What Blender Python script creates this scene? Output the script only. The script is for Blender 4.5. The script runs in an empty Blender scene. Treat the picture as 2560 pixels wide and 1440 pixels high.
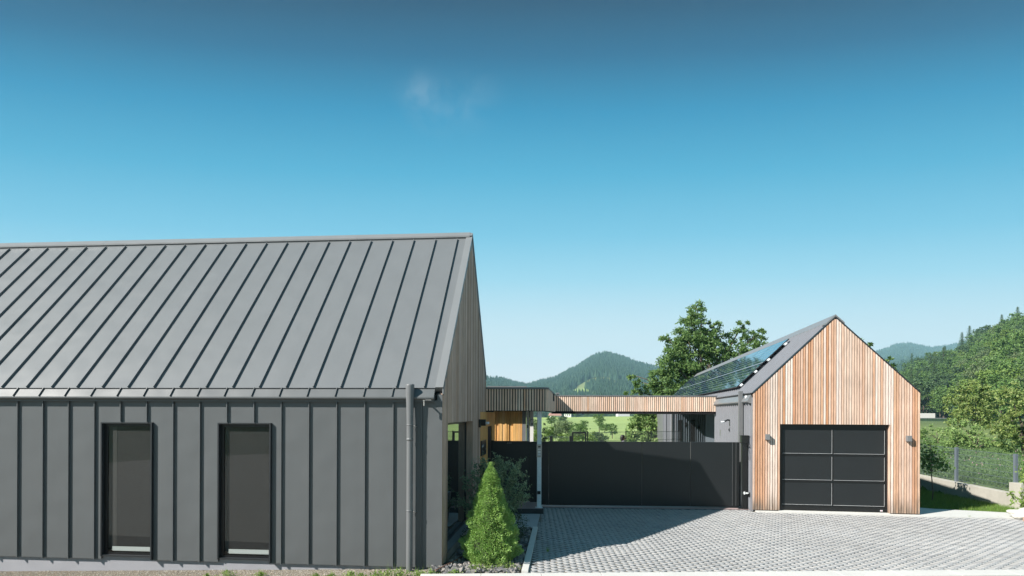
import bpy, bmesh, math, random
from math import sin, cos, pi, radians, sqrt, exp, atan2
from mathutils import Vector, noise, Matrix

sc = bpy.context.scene
col = sc.collection
F = 1500.0; CX = 1280.0; CY = 1034.5; ROLL = 0.0038; CAMZ = 2.67

def at(px, py, D):
    """world point seen at a photo pixel, at depth D"""
    return Vector(((px-CX)/F*D, D, CAMZ-(py-CY-ROLL*(px-CX))/F*D))

# ------------------------------------------------------------------ helpers
class MB:
    """collects shapes, builds them as one mesh object"""
    def __init__(s): s.v = []; s.f = []; s.mi = []; s.m = 0
    def add(s, vs, fs):
        b = len(s.v); s.v += [tuple(v) for v in vs]
        s.f += [tuple(b+i for i in f) for f in fs]; s.mi += [s.m]*len(fs)
    def box(s, x0, x1, y0, y1, z0, z1):
        s.add([(x0,y0,z0),(x1,y0,z0),(x1,y1,z0),(x0,y1,z0),(x0,y0,z1),(x1,y0,z1),(x1,y1,z1),(x0,y1,z1)],
              [(0,3,2,1),(4,5,6,7),(0,1,5,4),(1,2,6,5),(2,3,7,6),(3,0,4,7)])
    def prism_x(s, prof, x0, x1):
        """prof: list of (y,z) counter-clockwise seen from -x ... extruded along x"""
        n = len(prof)
        vs = [(x0,y,z) for y,z in prof]+[(x1,y,z) for y,z in prof]
        fs = [tuple(range(n)), tuple(range(2*n-1, n-1, -1))]
        fs += [(i, i+n, (i+1)%n+n, (i+1)%n) for i in range(n)]
        s.add(vs, fs)
    def prism_y(s, prof, y0, y1):
        n = len(prof)
        vs = [(x,y0,z) for x,z in prof]+[(x,y1,z) for x,z in prof]
        fs = [tuple(range(n)), tuple(range(2*n-1, n-1, -1))]
        fs += [(i, i+n, (i+1)%n+n, (i+1)%n) for i in range(n)]
        s.add(vs, fs)
    def bar(s, a, b, w, h, up=(0,0,1)):
        """rectangular bar from a to b, w across, h along up"""
        a = Vector(a); b = Vector(b); d = (b-a).normalized(); up = Vector(up)
        r = d.cross(up).normalized(); u = r.cross(d).normalized()
        vs = []
        for p in (a, b):
            for i, j in ((-1,-1),(1,-1),(1,1),(-1,1)):
                vs.append(p + r*(i*w/2) + u*(j*h/2))
        s.add(vs, [(0,1,2,3),(7,6,5,4),(0,4,5,1),(1,5,6,2),(2,6,7,3),(3,7,4,0)])
    def tube(s, pts, rads, n=10, cap=True):
        pts = [Vector(p) for p in pts]
        if not hasattr(rads, '__len__'): rads = [rads]*len(pts)
        vs = []; fs = []
        pr = None
        for k, p in enumerate(pts):
            d = (pts[min(k+1,len(pts)-1)]-pts[max(k-1,0)]).normalized()
            if pr is None:
                a = Vector((1,0,0)) if abs(d.x) < .8 else Vector((0,1,0))
                pr = d.cross(a).normalized()
            pr = (pr - d*pr.dot(d)).normalized(); q = d.cross(pr)
            for i in range(n):
                t = 2*pi*i/n; vs.append(p+(pr*cos(t)+q*sin(t))*rads[k])
        for k in range(len(pts)-1):
            for i in range(n):
                j = (i+1)%n; fs.append((k*n+i, k*n+j, (k+1)*n+j, (k+1)*n+i))
        if cap:
            fs.append(tuple(range(n-1,-1,-1))); b = (len(pts)-1)*n; fs.append(tuple(b+i for i in range(n)))
        s.add(vs, fs)
    def lathe(s, prof, c=(0,0,0), n=20, wob=None):
        vs = []; fs = []
        for r, z in prof:
            for i in range(n):
                t = 2*pi*i/n; vs.append((c[0]+r*cos(t), c[1]+r*sin(t), c[2]+z))
        for k in range(len(prof)-1):
            for i in range(n):
                j = (i+1)%n; fs.append((k*n+i, k*n+j, (k+1)*n+j, (k+1)*n+i))
        fs.append(tuple(range(n-1,-1,-1))); b = (len(prof)-1)*n; fs.append(tuple(b+i for i in range(n)))
        s.add(vs, fs)
    def build(s, name, mats, parent=None, smooth=False, bevel=0):
        me = bpy.data.meshes.new(name); me.from_pydata(s.v, [], s.f)
        if not isinstance(mats, (list, tuple)): mats = [mats]
        for m in mats: me.materials.append(m)
        if len(mats) > 1:
            me.polygons.foreach_set('material_index', s.mi)
        if smooth: me.polygons.foreach_set('use_smooth', [True]*len(me.polygons))
        me.update()
        if len(s.f) < 3000:
            b_ = bmesh.new(); b_.from_mesh(me); bmesh.ops.recalc_face_normals(b_, faces=b_.faces); b_.to_mesh(me); b_.free()
        o = bpy.data.objects.new(name, me); col.objects.link(o)
        if parent: o.parent = parent
        if bevel:
            b = o.modifiers.new('bevel','BEVEL'); b.width = bevel; b.segments = 2; b.limit_method = 'ANGLE'
        return o

def tag(o, label=None, cat=None, group=None, kind=None):
    if label: o['label'] = label
    if cat: o['category'] = cat
    if group: o['group'] = group
    if kind: o['kind'] = kind
    return o

def empty(name, loc, rz=0, **k):
    o = bpy.data.objects.new(name, None); col.objects.link(o)
    o.location = loc; o.rotation_euler = (0,0,rz); o.empty_display_size = .2
    return tag(o, **k)

def copy_tree(o, parent=None):
    c = o.copy(); col.objects.link(c)
    c.parent = parent
    for ch in list(o.children): copy_tree(ch, c)
    return c

# ------------------------------------------------------------------ materials
def mat(name, color=(.5,.5,.5), rough=.6, metal=0, spec=.5, var=0, vscale=3, bump=0, bscale=40, island=None,
        stretch=(1,1,1), bdist=.01, coat=0, transl=None, var2=None):
    m = bpy.data.materials.new(name); m.use_nodes = True
    nt = m.node_tree; N = nt.nodes; L = nt.links
    p = N['Principled BSDF']
    p.inputs['Roughness'].default_value = rough; p.inputs['Metallic'].default_value = metal
    p.inputs['Specular IOR Level'].default_value = spec; p.inputs['Coat Weight'].default_value = coat
    tc = N.new('ShaderNodeTexCoord'); mp = N.new('ShaderNodeMapping'); mp.inputs['Scale'].default_value = stretch
    L.new(tc.outputs['Object'], mp.inputs['Vector'])
    cur = None
    if island:
        g = N.new('ShaderNodeNewGeometry'); r = N.new('ShaderNodeValToRGB')
        e = r.color_ramp.elements
        while len(e) > 1: e.remove(e[-1])
        e[0].position = 0; e[0].color = (*island[0], 1)
        for i, c in enumerate(island[1:]):
            x = e.new((i+1)/(len(island)-1)); x.color = (*c, 1)
        L.new(g.outputs['Random Per Island'], r.inputs['Fac']); cur = r.outputs['Color']
    else:
        rgb = N.new('ShaderNodeRGB'); rgb.outputs[0].default_value = (*color, 1); cur = rgb.outputs[0]
    def vary(cur, amt, scale, detail=6, src=mp):
        n = N.new('ShaderNodeTexNoise'); n.inputs['Scale'].default_value = scale; n.inputs['Detail'].default_value = detail
        L.new(src.outputs[0] if src is mp else src.outputs['Object'], n.inputs['Vector'])
        mr = N.new('ShaderNodeMapRange'); mr.inputs['From Min'].default_value = .25; mr.inputs['From Max'].default_value = .75
        mr.inputs['To Min'].default_value = 1-amt; mr.inputs['To Max'].default_value = 1+amt
        L.new(n.outputs['Fac'], mr.inputs['Value'])
        v = N.new('ShaderNodeVectorMath'); v.operation = 'SCALE'
        L.new(cur, v.inputs[0]); L.new(mr.outputs[0], v.inputs['Scale'])
        return v.outputs[0]
    if var: cur = vary(cur, var, vscale)
    if var2: cur = vary(cur, var2[0], var2[1], src=tc)
    L.new(cur, p.inputs['Base Color'])
    if bump:
        n = N.new('ShaderNodeTexNoise'); n.inputs['Scale'].default_value = bscale; n.inputs['Detail'].default_value = 4
        L.new(mp.outputs[0], n.inputs['Vector'])
        b = N.new('ShaderNodeBump'); b.inputs['Strength'].default_value = bump; b.inputs['Distance'].default_value = bdist
        L.new(n.outputs['Fac'], b.inputs['Height']); L.new(b.outputs[0], p.inputs['Normal'])
    if transl:
        t = N.new('ShaderNodeBsdfTranslucent'); mx = N.new('ShaderNodeMixShader'); mx.inputs[0].default_value = transl
        L.new(cur, t.inputs['Color']); out = N['Material Output']
        L.new(p.outputs[0], mx.inputs[1]); L.new(t.outputs[0], mx.inputs[2]); L.new(mx.outputs[0], out.inputs['Surface'])
    return m

def sheet_metal(name, color, rough=.45):
    """coated aluminium: fine grain, slight oil-canning, soft stains"""
    m = mat(name, color, rough, spec=.5, var=.04, vscale=1.0, stretch=(2.2,2.2,.35), var2=(.04, 160))
    nt = m.node_tree; N = nt.nodes; L = nt.links; p = N['Principled BSDF']
    tc = [n for n in N if n.type == 'TEX_COORD'][0]
    a = N.new('ShaderNodeTexNoise'); a.inputs['Scale'].default_value = 1.7; a.inputs['Detail'].default_value = 1
    L.new(tc.outputs['Object'], a.inputs['Vector'])
    b1 = N.new('ShaderNodeBump'); b1.inputs['Strength'].default_value = .65; b1.inputs['Distance'].default_value = .03
    L.new(a.outputs['Fac'], b1.inputs['Height'])
    c = N.new('ShaderNodeTexNoise'); c.inputs['Scale'].default_value = 260
    L.new(tc.outputs['Object'], c.inputs['Vector'])
    b2 = N.new('ShaderNodeBump'); b2.inputs['Strength'].default_value = .25; b2.inputs['Distance'].default_value = .002
    L.new(c.outputs['Fac'], b2.inputs['Height']); L.new(b1.outputs[0], b2.inputs['Normal']); L.new(b2.outputs[0], p.inputs['Normal'])
    return m

def wood(name, cols, knots=.5):
    m = mat(name, rough=.75, spec=.25, island=cols, var=.22, vscale=3.0, stretch=(14,14,1.1), bump=.35, bscale=9, bdist=.004, var2=(.14,1.3))
    return m

def weather_base(m):
    '''grey splash staining on the lowest boards' ends'''
    nt = m.node_tree; N = nt.nodes; L = nt.links; p = N['Principled BSDF']
    tc = [n for n in N if n.type == 'TEX_COORD'][0]
    src = p.inputs['Base Color'].links[0].from_socket
    sx = N.new('ShaderNodeSeparateXYZ'); L.new(tc.outputs['Object'], sx.inputs[0])
    mp = N.new('ShaderNodeMapping'); mp.inputs['Scale'].default_value = (16,16,2); L.new(tc.outputs['Object'], mp.inputs['Vector'])
    n = N.new('ShaderNodeTexNoise'); n.inputs['Scale'].default_value = 1.0; L.new(mp.outputs[0], n.inputs['Vector'])
    a = N.new('ShaderNodeMath'); a.operation = 'MULTIPLY_ADD'; a.inputs[1].default_value = -.9; L.new(n.outputs['Fac'], a.inputs[0]); L.new(sx.outputs['Z'], a.inputs[2])
    mr = N.new('ShaderNodeMapRange'); mr.inputs['From Min'].default_value = -.45; mr.inputs['From Max'].default_value = .05; mr.inputs['To Min'].default_value = 1; mr.inputs['To Max'].default_value = 0
    L.new(a.outputs[0], mr.inputs['Value'])
    mx = N.new('ShaderNodeMix'); mx.data_type = 'RGBA'; L.new(mr.outputs[0], mx.inputs['Factor']); L.new(src, mx.inputs[6]); mx.inputs[7].default_value = (.23,.17,.13,1)
    L.new(mx.outputs[2], p.inputs['Base Color'])

M = {}
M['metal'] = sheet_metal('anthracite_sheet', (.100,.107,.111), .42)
M['metal_roof_lit'] = sheet_metal('anthracite_roof_lit', (.146,.154,.160), .42)  # same sheet as the walls, sunlit brightness put into the roof colour
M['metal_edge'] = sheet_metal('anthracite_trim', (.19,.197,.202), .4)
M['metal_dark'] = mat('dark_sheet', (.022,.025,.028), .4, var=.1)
M['metal_grey'] = mat('grey_sheet', (.175,.18,.185), .42, var=.05)
M['corr'] = mat('grey_trapezoid_sheet', (.20,.205,.225), .42, var=.06, var2=(.03,50))
M['pipe'] = mat('pipe_grey', (.15,.155,.16), .4, var=.04)
M['black'] = mat('black_powder_coat', (.010,.0105,.011), .38, var=.12, vscale=2)
M['gate'] = mat('gate_sheet', (.0135,.0155,.017), .36, var=.06, vscale=.8, bump=.12, bscale=220, bdist=.002)
M['door_panel'] = mat('door_sheet', (.016,.018,.0195), .42, var=.06, vscale=2, bump=.2, bscale=180, bdist=.002)
M['pale_glint'] = mat('glint_and_logo', (.62,.63,.64), .35, metal=.1)  # pale colour standing for door edge glints; also the gate lettering
M['frame'] = mat('window_frame_black', (.008,.008,.009), .35)
M['plaster'] = mat('plinth_render', (.30,.30,.325), .9, var=.08, vscale=2, bump=.8, bscale=90, bdist=.008, var2=(.06,120))
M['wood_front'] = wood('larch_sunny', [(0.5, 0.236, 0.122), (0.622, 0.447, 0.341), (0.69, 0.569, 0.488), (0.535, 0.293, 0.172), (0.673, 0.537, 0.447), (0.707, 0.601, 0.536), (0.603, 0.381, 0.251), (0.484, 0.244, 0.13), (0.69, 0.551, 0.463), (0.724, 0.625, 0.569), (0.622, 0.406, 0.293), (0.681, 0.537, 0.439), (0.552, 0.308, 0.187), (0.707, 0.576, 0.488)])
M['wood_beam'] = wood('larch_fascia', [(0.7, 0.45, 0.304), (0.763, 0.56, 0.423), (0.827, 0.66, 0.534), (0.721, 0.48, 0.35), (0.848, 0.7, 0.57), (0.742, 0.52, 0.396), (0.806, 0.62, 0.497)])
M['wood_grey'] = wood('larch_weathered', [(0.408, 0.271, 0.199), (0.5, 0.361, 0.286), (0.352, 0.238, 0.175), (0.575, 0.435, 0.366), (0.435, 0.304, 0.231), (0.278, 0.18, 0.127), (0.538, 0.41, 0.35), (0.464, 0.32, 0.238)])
weather_base(M['wood_front'])
M['wood_porch'] = wood('larch_fresh', [(.62,.32,.10),(.70,.42,.16),(.66,.36,.12),(.75,.48,.22),(.58,.29,.09)])
M['wood_door'] = mat('door_wood', (.16,.075,.035), .5, var=.2, vscale=3, stretch=(10,10,1))
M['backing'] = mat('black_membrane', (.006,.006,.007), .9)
M['concrete'] = mat('concrete_pale', (.56,.55,.52), .85, var=.07, vscale=1.5, bump=.3, bscale=60, bdist=.004, var2=(.05,25))
M['concrete_wall'] = mat('concrete_wall', (.40,.38,.33), .85, var=.14, vscale=1.3, stretch=(1,1,.35), bump=.3, bscale=40, bdist=.004, var2=(.06,9))
M['slab'] = mat('grey_slab', (.34,.37,.39), .8, var=.08, vscale=2)
M['paver'] = mat('concrete_paver', rough=.85, island=[(.33,.33,.335),(.37,.37,.37),(.40,.395,.39),(.35,.355,.36)], var=.13, vscale=.45, bump=.5, bscale=120, bdist=.003, var2=(.10,30))
M['tile'] = mat('threshold_tile', (.36,.27,.26), .7, var=.05)
M['galv'] = mat('galvanised', (.72,.75,.76), .5, metal=0, var=.10, vscale=22)
M['inox'] = mat('brushed_plate', (.42,.40,.38), .35, metal=.5)
M['white'] = mat('white_plastic', (.75,.76,.77), .4)
M['glassy_lamp'] = mat('lamp_lens', (.6,.63,.66), .15)
M['fabric'] = mat('screen_fabric', (.017,.0165,.017), .85, var=.5, vscale=55, stretch=(1,1,2.2), var2=(.18,1.6))
M['fabric_pale'] = mat('screen_strip', (.040,.039,.037), .85, var=.2, vscale=60)
M['blindbar'] = mat('blind_bar', (.50,.52,.50), .5)
M['skin'] = mat('skin', (.30,.15,.10), .6)
M['hair'] = mat('hair', (.012,.009,.008), .5)
M['cloth'] = mat('cloth_dark', (.16,.15,.17), .9)
M['shoe'] = mat('shoe', (.03,.03,.03), .6)
M['bark'] = mat('bark', (.11,.085,.065), .95, var=.3, vscale=6, bump=.6, bscale=20, bdist=.02)
M['bark_pale'] = mat('bark_pale', (.34,.31,.26), .9, var=.25, vscale=6)
M['rock'] = mat('basalt', rough=.85, island=[(.07,.07,.075),(.16,.155,.155),(.115,.115,.12),(.23,.215,.20),(.30,.27,.235),(.14,.14,.145)], var=.25, vscale=25, bump=.5, bscale=60, bdist=.006)
M['boulder'] = mat('limestone', (.62,.60,.54), .9, var=.15, vscale=5, bump=.8, bscale=9, bdist=.03)
M['pebble'] = mat('pebbles', rough=.9, island=[(.24,.20,.15),(.42,.37,.29),(.16,.14,.115),(.34,.31,.27),(.55,.50,.42),(.22,.20,.18)])
M['brick'] = mat('brick_edging', (.42,.27,.20), .9, var=.15, vscale=12)
M['pot'] = mat('pot_grey', (.30,.33,.35), .6, var=.05)
M['wire'] = mat('fence_wire', (.10,.115,.13), .45)
M['wire_grey'] = mat('fence_coat', (.13,.155,.18), .4)
M['plaster_white'] = mat('far_render', (.75,.73,.70), .9)
M['roof_red'] = mat('far_roof', (.38,.20,.16), .9)
M['gravelbed'] = mat('joint_gravel', (.165,.145,.115), .95, var=.4, vscale=70, bump=1, bscale=90, bdist=.012, var2=(.25,9))
M['stem'] = mat('stem', (.10,.13,.04), .8)

def leafmat(name, cols, tr=.3, rough=.55):
    return mat(name, rough=rough, spec=.35, island=cols, transl=tr)
M['ash'] = leafmat('leaf_ash', [(0.084, 0.16, 0.043), (0.144, 0.247, 0.07), (0.109, 0.204, 0.06), (0.204, 0.3, 0.09), (0.12, 0.215, 0.06)])
M['light'] = leafmat('leaf_light', [(0.189, 0.302, 0.084), (0.284, 0.397, 0.133), (0.151, 0.265, 0.076), (0.34, 0.416, 0.17)])
M['apple'] = leafmat('leaf_apple', [(0.158, 0.246, 0.062), (0.263, 0.333, 0.088), (0.105, 0.193, 0.053), (0.351, 0.386, 0.14), (0.193, 0.281, 0.078)])
M['willow'] = leafmat('leaf_willow', [(0.156, 0.215, 0.111), (0.208, 0.26, 0.143), (0.117, 0.169, 0.078)])
M['woodA'] = leafmat('leaf_wood_mid', [(0.08, 0.155, 0.035), (0.127, 0.219, 0.053), (0.105, 0.188, 0.046)], .2)
M['woodB'] = leafmat('leaf_wood_light', [(0.134, 0.216, 0.043), (0.182, 0.268, 0.054), (0.115, 0.19, 0.041)], .25)
M['woodC'] = leafmat('leaf_wood_dark', [(0.05, 0.102, 0.035), (0.08, 0.137, 0.046), (0.065, 0.116, 0.038)], .15)
M['woodD'] = leafmat('leaf_wood_birch', [(0.135, 0.189, 0.081), (0.176, 0.23, 0.101), (0.108, 0.162, 0.061)], .3)
M['dwarf'] = leafmat('needle_dwarf', [(0.266, 0.421, 0.099), (0.332, 0.52, 0.146), (0.21, 0.359, 0.079), (0.443, 0.619, 0.238)], .3, .6)
M['shrub'] = leafmat('leaf_shrub', [(0.121, 0.205, 0.121), (0.205, 0.292, 0.172), (0.342, 0.41, 0.24), (0.154, 0.24, 0.137)], .2)
M['box'] = leafmat('leaf_box', [(0.03, 0.06, 0.022), (0.053, 0.09, 0.033), (0.045, 0.075, 0.03)], .1)
M['weed'] = leafmat('leaf_weed', [(0.168, 0.276, 0.048), (0.24, 0.36, 0.084), (0.312, 0.408, 0.12), (0.132, 0.216, 0.048)], .35)
M['grass'] = leafmat('grass_blade', [(0.132, 0.239, 0.039), (0.193, 0.314, 0.062), (0.105, 0.194, 0.035), (0.246, 0.328, 0.088)], .35)
M['wild'] = leafmat('wild_blade', [(0.079, 0.158, 0.043), (0.13, 0.223, 0.072), (0.187, 0.274, 0.101), (0.101, 0.187, 0.058)], .3)
M['flower'] = mat('flower_pink', (.55,.28,.40), .8)
M['forest'] = mat('forest_canopy', rough=.9, spec=.1, island=[(.022,.052,.034),(.034,.068,.040),(.028,.060,.036),(.048,.085,.042)])

# ------------------------------------------------------------------ terrain
def lerp_table(t, x):
    if x <= t[0][0]: return t[0][1]
    for (a, b), (c, d) in zip(t, t[1:]):
        if x <= c: return b+(d-b)*(x-a)/(c-a)
    return t[-1][1]
def sm(a, b, x):
    t = min(1, max(0, (x-a)/(b-a))); return t*t*(3-2*t)
def hz(px): return CY+ROLL*(px-CX)

# crest lines of the mountains: bearing (photo x) -> skyline height in photo
MTN = [(-9000,930),(-3000,900),(0,920),(700,900),(1100,915),(1215,937),(1250,947),(1290,957),(1318,963),(1350,953),(1390,944),(1420,925),
       (1445,915),(1470,896),(1495,884),(1512,881),(1530,885),(1560,893),(1590,905),(1640,917),(1720,930),(1900,938),(2050,915),
       (2140,893),(2200,877),(2240,862),(2268,858),(2300,865),(2330,870),(2370,865),(2415,855),(2500,845),(2700,852),(3400,885),(9000,930)]
MTD = [(-9000,1700),(1200,1400),(1318,1500),(1420,1650),(1700,1750),(2000,2200),(2150,2600),(2500,2600),(9000,2300)]
SP = [(-9000,1100),(2080,1060),(2150,975),(2230,935),(2300,915),(2370,902),(2450,888),(2600,860),(3400,860),(9000,1000)]
HILL = [(-9000,1100),(2120,1055),(2180,1010),(2240,965),(2270,945),(2310,925),(2360,912),(2400,904),(2440,877),(2480,863),(2520,848),
        (2560,838),(2700,802),(3000,720),(3600,700),(6000,800),(9000,1000)]
HILLD = [(-9000,480),(2200,470),(2300,420),(2560,300),(3000,230),(9000,230)]
def ridge(px, D, crest, dist, start, back=1.6, pw=1.25):
    top = CAMZ-(lerp_table(crest, px)-hz(px))/F*dist-(11 if crest is MTN else 0)
    if D < start: return -99
    if D <= dist:
        t = (D-start)/(dist-start)
        return -4+(top+4)*(t**pw)
    return top - (D-dist)*.45
def bearing(x, y):
    if y > 0: return CX+F*x/y
    return 9000 if x > 0 else -9000
def H(x, y):
    D = y if y > 0 else sqrt(x*x+y*y)
    r = sqrt(x*x+y*y)
    px = max(-9000, min(9000, bearing(x, y)))
    if y <= 0: return -.02+min(12, max(0,r-26)*.16)*sm(0,14,-y)  # unseen rise behind the camera, added to block low sky light
    # near ground
    z = 0.0
    if x < -1.2 and y < 40:
        z = -.032*(-1.2-x); z = max(z, -.5)
    z -= .045
    if x > 15.0 and y > 9: z += .47*sm(15.0,15.2,x)
    # right-hand verge, a little lower beyond the fence
    # dips behind the yard, then rises as a meadow
    f = sm(34, 60, D)
    zf = -2.6+lerp_table([(0,0),(60,0),(110,.4),(200,1.2),(350,3.2),(430,2.6),(560,-1),(9999,-1)], D)
    slope = sm(1350,1600,px)*.9*sm(150,350,D)*(1-sm(420,560,D))
    zf += slope
    if px > 1900:
        zf = zf*(1-sm(1900,2200,px)) + (.45+1.45*sm(60,150,D))*sm(1900,2200,px)
    z = z*(1-f)+zf*f
    if D > 100:
        n = noise.noise(Vector((x*.004, y*.004, 0)))
        n2 = noise.noise(Vector((x*.0016, y*.0016, 3.1)))
        dm = lerp_table(MTD, px)
        m = ridge(px, D, MTN, dm, 620)
        if m > -90: m += (n*.07+n2*.13)*max(0,m)*(1-sm(dm*.72, dm*.97, D))
        z = max(z, m)
        z = max(z, ridge(px, D, SP, 950, 560, pw=1.1)+0)
        if px > 2100:
            hd = lerp_table(HILLD, px)
            h = ridge(px, D, HILL, hd, lerp_table([(2380,178),(2480,95)], px), pw=1.0)
            if h > -90: h += n*2.5*(1-sm(hd*.7, hd, D))
            z = max(z, h)
    return z

def ground():
    brs = []
    # azimuth list: dense in front
    ang = []
    a = -180.0
    while a < 180:
        ang.append(a)
        if -48 <= a < 50: a += .22
        elif -80 <= a < 80: a += 2
        else: a += 6
    rr = [.6]
    while rr[-1] < 3400:
        r = rr[-1]
        rr.append(r*1.028 if r > 5 else r+.5)
    vs = []; cs = []; nA = len(ang)
    for r in rr:
        for a in ang:
            x = r*sin(radians(a)); y = r*cos(radians(a)); z = H(x, y); vs.append((x,y,z))
            D = y; px = bearing(x, y)
            c = (.16,.19,.07)
            if y < -4: c = (.05,.08,.03)
            elif y < 17 and x < 11.0: c = (.20,.17,.13)
            elif x > 11.0 and y < 24 and x < 15: c = (.07,.12,.025)
            elif x > 15 and y < 60: c = (.10,.15,.045)
            elif y > 45:
                n = noise.noise(Vector((x*.02,y*.02,1)))
                c = (.29+.05*n,.37+.05*n,.13)
                if px > 2000: c = (.13+.03*n,.17+.03*n,.065)
                dm = 1
                if D > 470 or (px > 2150 and D > 120) or px < -200:
                    c = (.03,.055,.025)
                    n = noise.noise(Vector((x*.0035, y*.0035, 7.7)))
                    if D > 600 and n > .42: c = (.17,.20,.08)
                    # the pale clearing low on the mountain flank
                    pyp = hz(px)-F*(z-CAMZ)/D
                    if D < 2300 and ((px-1452)/34)**2+((pyp-982)/11)**2 < 1: c = (.24,.33,.10)
                    if D < 4300 and D > 1000 and ((px-2345)/26)**2+((pyp-888)/5)**2 < 1: c = (.30,.28,.16)
            cs.append(c)
    nR = len(rr); fs = []
    for i in range(nR-1):
        for j in range(nA):
            k = (j+1)%nA
            fs.append((i*nA+j, i*nA+k, (i+1)*nA+k, (i+1)*nA+j))
    b = len(vs); vs.append((0,0,H(0,.01))); cs.append((.2,.17,.13))
    for j in range(nA): fs.append((b, (j+1)%nA, j))
    me = bpy.data.meshes.new('ground'); me.from_pydata(vs, [], fs)
    me.flip_normals() if me.polygons[0].normal.z < 0 else None
    at_ = me.color_attributes.new('cover', 'FLOAT_COLOR', 'POINT')
    at_.data.foreach_set('color', [v for c in cs for v in (*c, 1)])
    me.polygons.foreach_set('use_smooth', [True]*len(me.polygons))
    m = bpy.data.materials.new('ground_cover'); m.use_nodes = True
    N = m.node_tree.nodes; L = m.node_tree.links; p = N['Principled BSDF']
    p.inputs['Roughness'].default_value = .95; p.inputs['Specular IOR Level'].default_value = .1
    a = N.new('ShaderNodeAttribute'); a.attribute_name = 'cover'
    tc = N.new('ShaderNodeTexCoord')
    cur = a.outputs['Color']
    for scl, amt in ((.06,.12),(1.1,.14),(30,.18)):
        n = N.new('ShaderNodeTexNoise'); n.inputs['Scale'].default_value = scl; n.inputs['Detail'].default_value = 5
        L.new(tc.outputs['Object'], n.inputs['Vector'])
        mr = N.new('ShaderNodeMapRange'); mr.inputs['From Min'].default_value = .3; mr.inputs['From Max'].default_value = .7
        mr.inputs['To Min'].default_value = 1-amt; mr.inputs['To Max'].default_value = 1+amt
        L.new(n.outputs['Fac'], mr.inputs['Value'])
        v = N.new('ShaderNodeVectorMath'); v.operation = 'SCALE'; L.new(cur, v.inputs[0]); L.new(mr.outputs[0], v.inputs['Scale']); cur = v.outputs[0]
    L.new(cur, p.inputs['Base Color'])
    me.materials.append(m)
    o = bpy.data.objects.new('ground', me); col.objects.link(o); tag(o, kind='structure')
ground()

# ------------------------------------------------------------------ conifers covering the mountains: far-off wood, one mass
def far_wood():
    rnd = random.Random(5)
    m = MB()
    def cone(x, y, z, h, r):
        n = 6; a0 = rnd.random()*6
        vs = []
        for k in range(n):
            a = a0+2*pi*k/n; rr = r*rnd.uniform(.75,1.15); vs.append((x+rr*cos(a), y+rr*sin(a), z+h*.08))
        vs.append((x+rnd.uniform(-.1,.1)*r, y, z+h))
        m.add(vs, [(k, (k+1)%n, n) for k in range(n)])
    def scatter(px0, px1, fmin, fmax, dist, cnt, hh, pw=1):
        for _ in range(cnt):
            px = rnd.uniform(px0, px1); dm = dist(px)
            D = dm*(fmin+(fmax-fmin)*rnd.random()**pw)
            x = (px-CX)/F*D; z = H(x, D)
            py = hz(px)-F*(z-CAMZ)/D
            if D < 2000 and ((px-1452)/34)**2+((py-986)/15)**2 < 1: continue
            if D > 1000 and ((px-2345)/26)**2+((py-888)/5)**2 < 1: continue
            nn = noise.noise(Vector((x*.0035, D*.0035, 7.7)))
            if nn > .42: continue
            h = rnd.uniform(.7,1.25)*hh; cone(x, D, z-1, h, h*rnd.uniform(.2,.3))
    md = lambda px: lerp_table(MTD, px)
    scatter(1190, 1720, .42, 1.0, md, 17000, 17, .8)
    scatter(1190, 1720, .97, 1.005, md, 800, 16)
    scatter(2130, 2470, .45, 1.0, md, 9000, 18, .8)
    scatter(2130, 2470, .98, 1.005, md, 500, 19)
    scatter(2120, 2440, .6, 1.02, lambda p: 950, 2600, 17)
    o = m.build('mountain_forest', M['forest']); tag(o, 'far conifer forest covering the hazy blue-green mountains', 'forest', kind='stuff')
far_wood()

# ------------------------------------------------------------------ foliage
def leaf(m, p, s, rnd, asp=.5, flat=0, up=0):
    d = Vector((rnd.gauss(0,1), rnd.gauss(0,1), rnd.gauss(0,1)*(1-flat)+up)).normalized()
    a = Vector((rnd.gauss(0,1), rnd.gauss(0,1), rnd.gauss(0,1))); w = d.cross(a).normalized()
    nrm = d.cross(w)
    L = s*rnd.uniform(.7,1.3); W = L*asp
    p = Vector(p)
    m.add([p, p+d*L*.45+w*W*.5+nrm*L*.06, p+d*L, p+d*L*.45-w*W*.5+nrm*L*.06], [(0,1,2,3)])

def crown(blobs, n_sub, n_leaf, size, rnd, spread=.30, asp=.5, shell=.62, flat=0):
    m = MB()
    for (cx, cy, cz, rx, ry, rz) in blobs:
        k = max(3, int(n_sub*(rx*rz)))
        for _ in range(k):
            d = Vector((rnd.gauss(0,1), rnd.gauss(0,1), rnd.gauss(0,1))).normalized()
            t = rnd.uniform(shell, 1.02) if rnd.random() < .8 else rnd.uniform(.15, shell)
            c = Vector((cx+d.x*rx*t, cy+d.y*ry*t, cz+d.z*rz*t))
            rs = spread*min(rx, rz)*rnd.uniform(.45,1.15)
            for _ in range(int(n_leaf*rnd.uniform(.6,1.3))):
                q = Vector((rnd.gauss(0,.5), rnd.gauss(0,.5), rnd.gauss(0,.34)))
                if q.length > 1.4: q *= .6
                leaf(m, c+q*rs, size, rnd, asp, flat)
    return m

def limbs(base, tops, r0, rnd, m=None, bend=.12):
    m = m or MB()
    b = Vector(base)
    for tp in tops:
        t = Vector(tp); pts = []; L = (t-b).length
        for i in range(6):
            u = i/5
            q = b.lerp(t, u) + Vector((rnd.uniform(-1,1), rnd.uniform(-1,1), 0))*L*bend*.4*sin(pi*u)
            q.z += L*bend*sin(pi*u)
            pts.append(q)
        m.tube(pts, [r0*(1-.85*i/5) for i in range(6)], 6)
    return m

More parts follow.
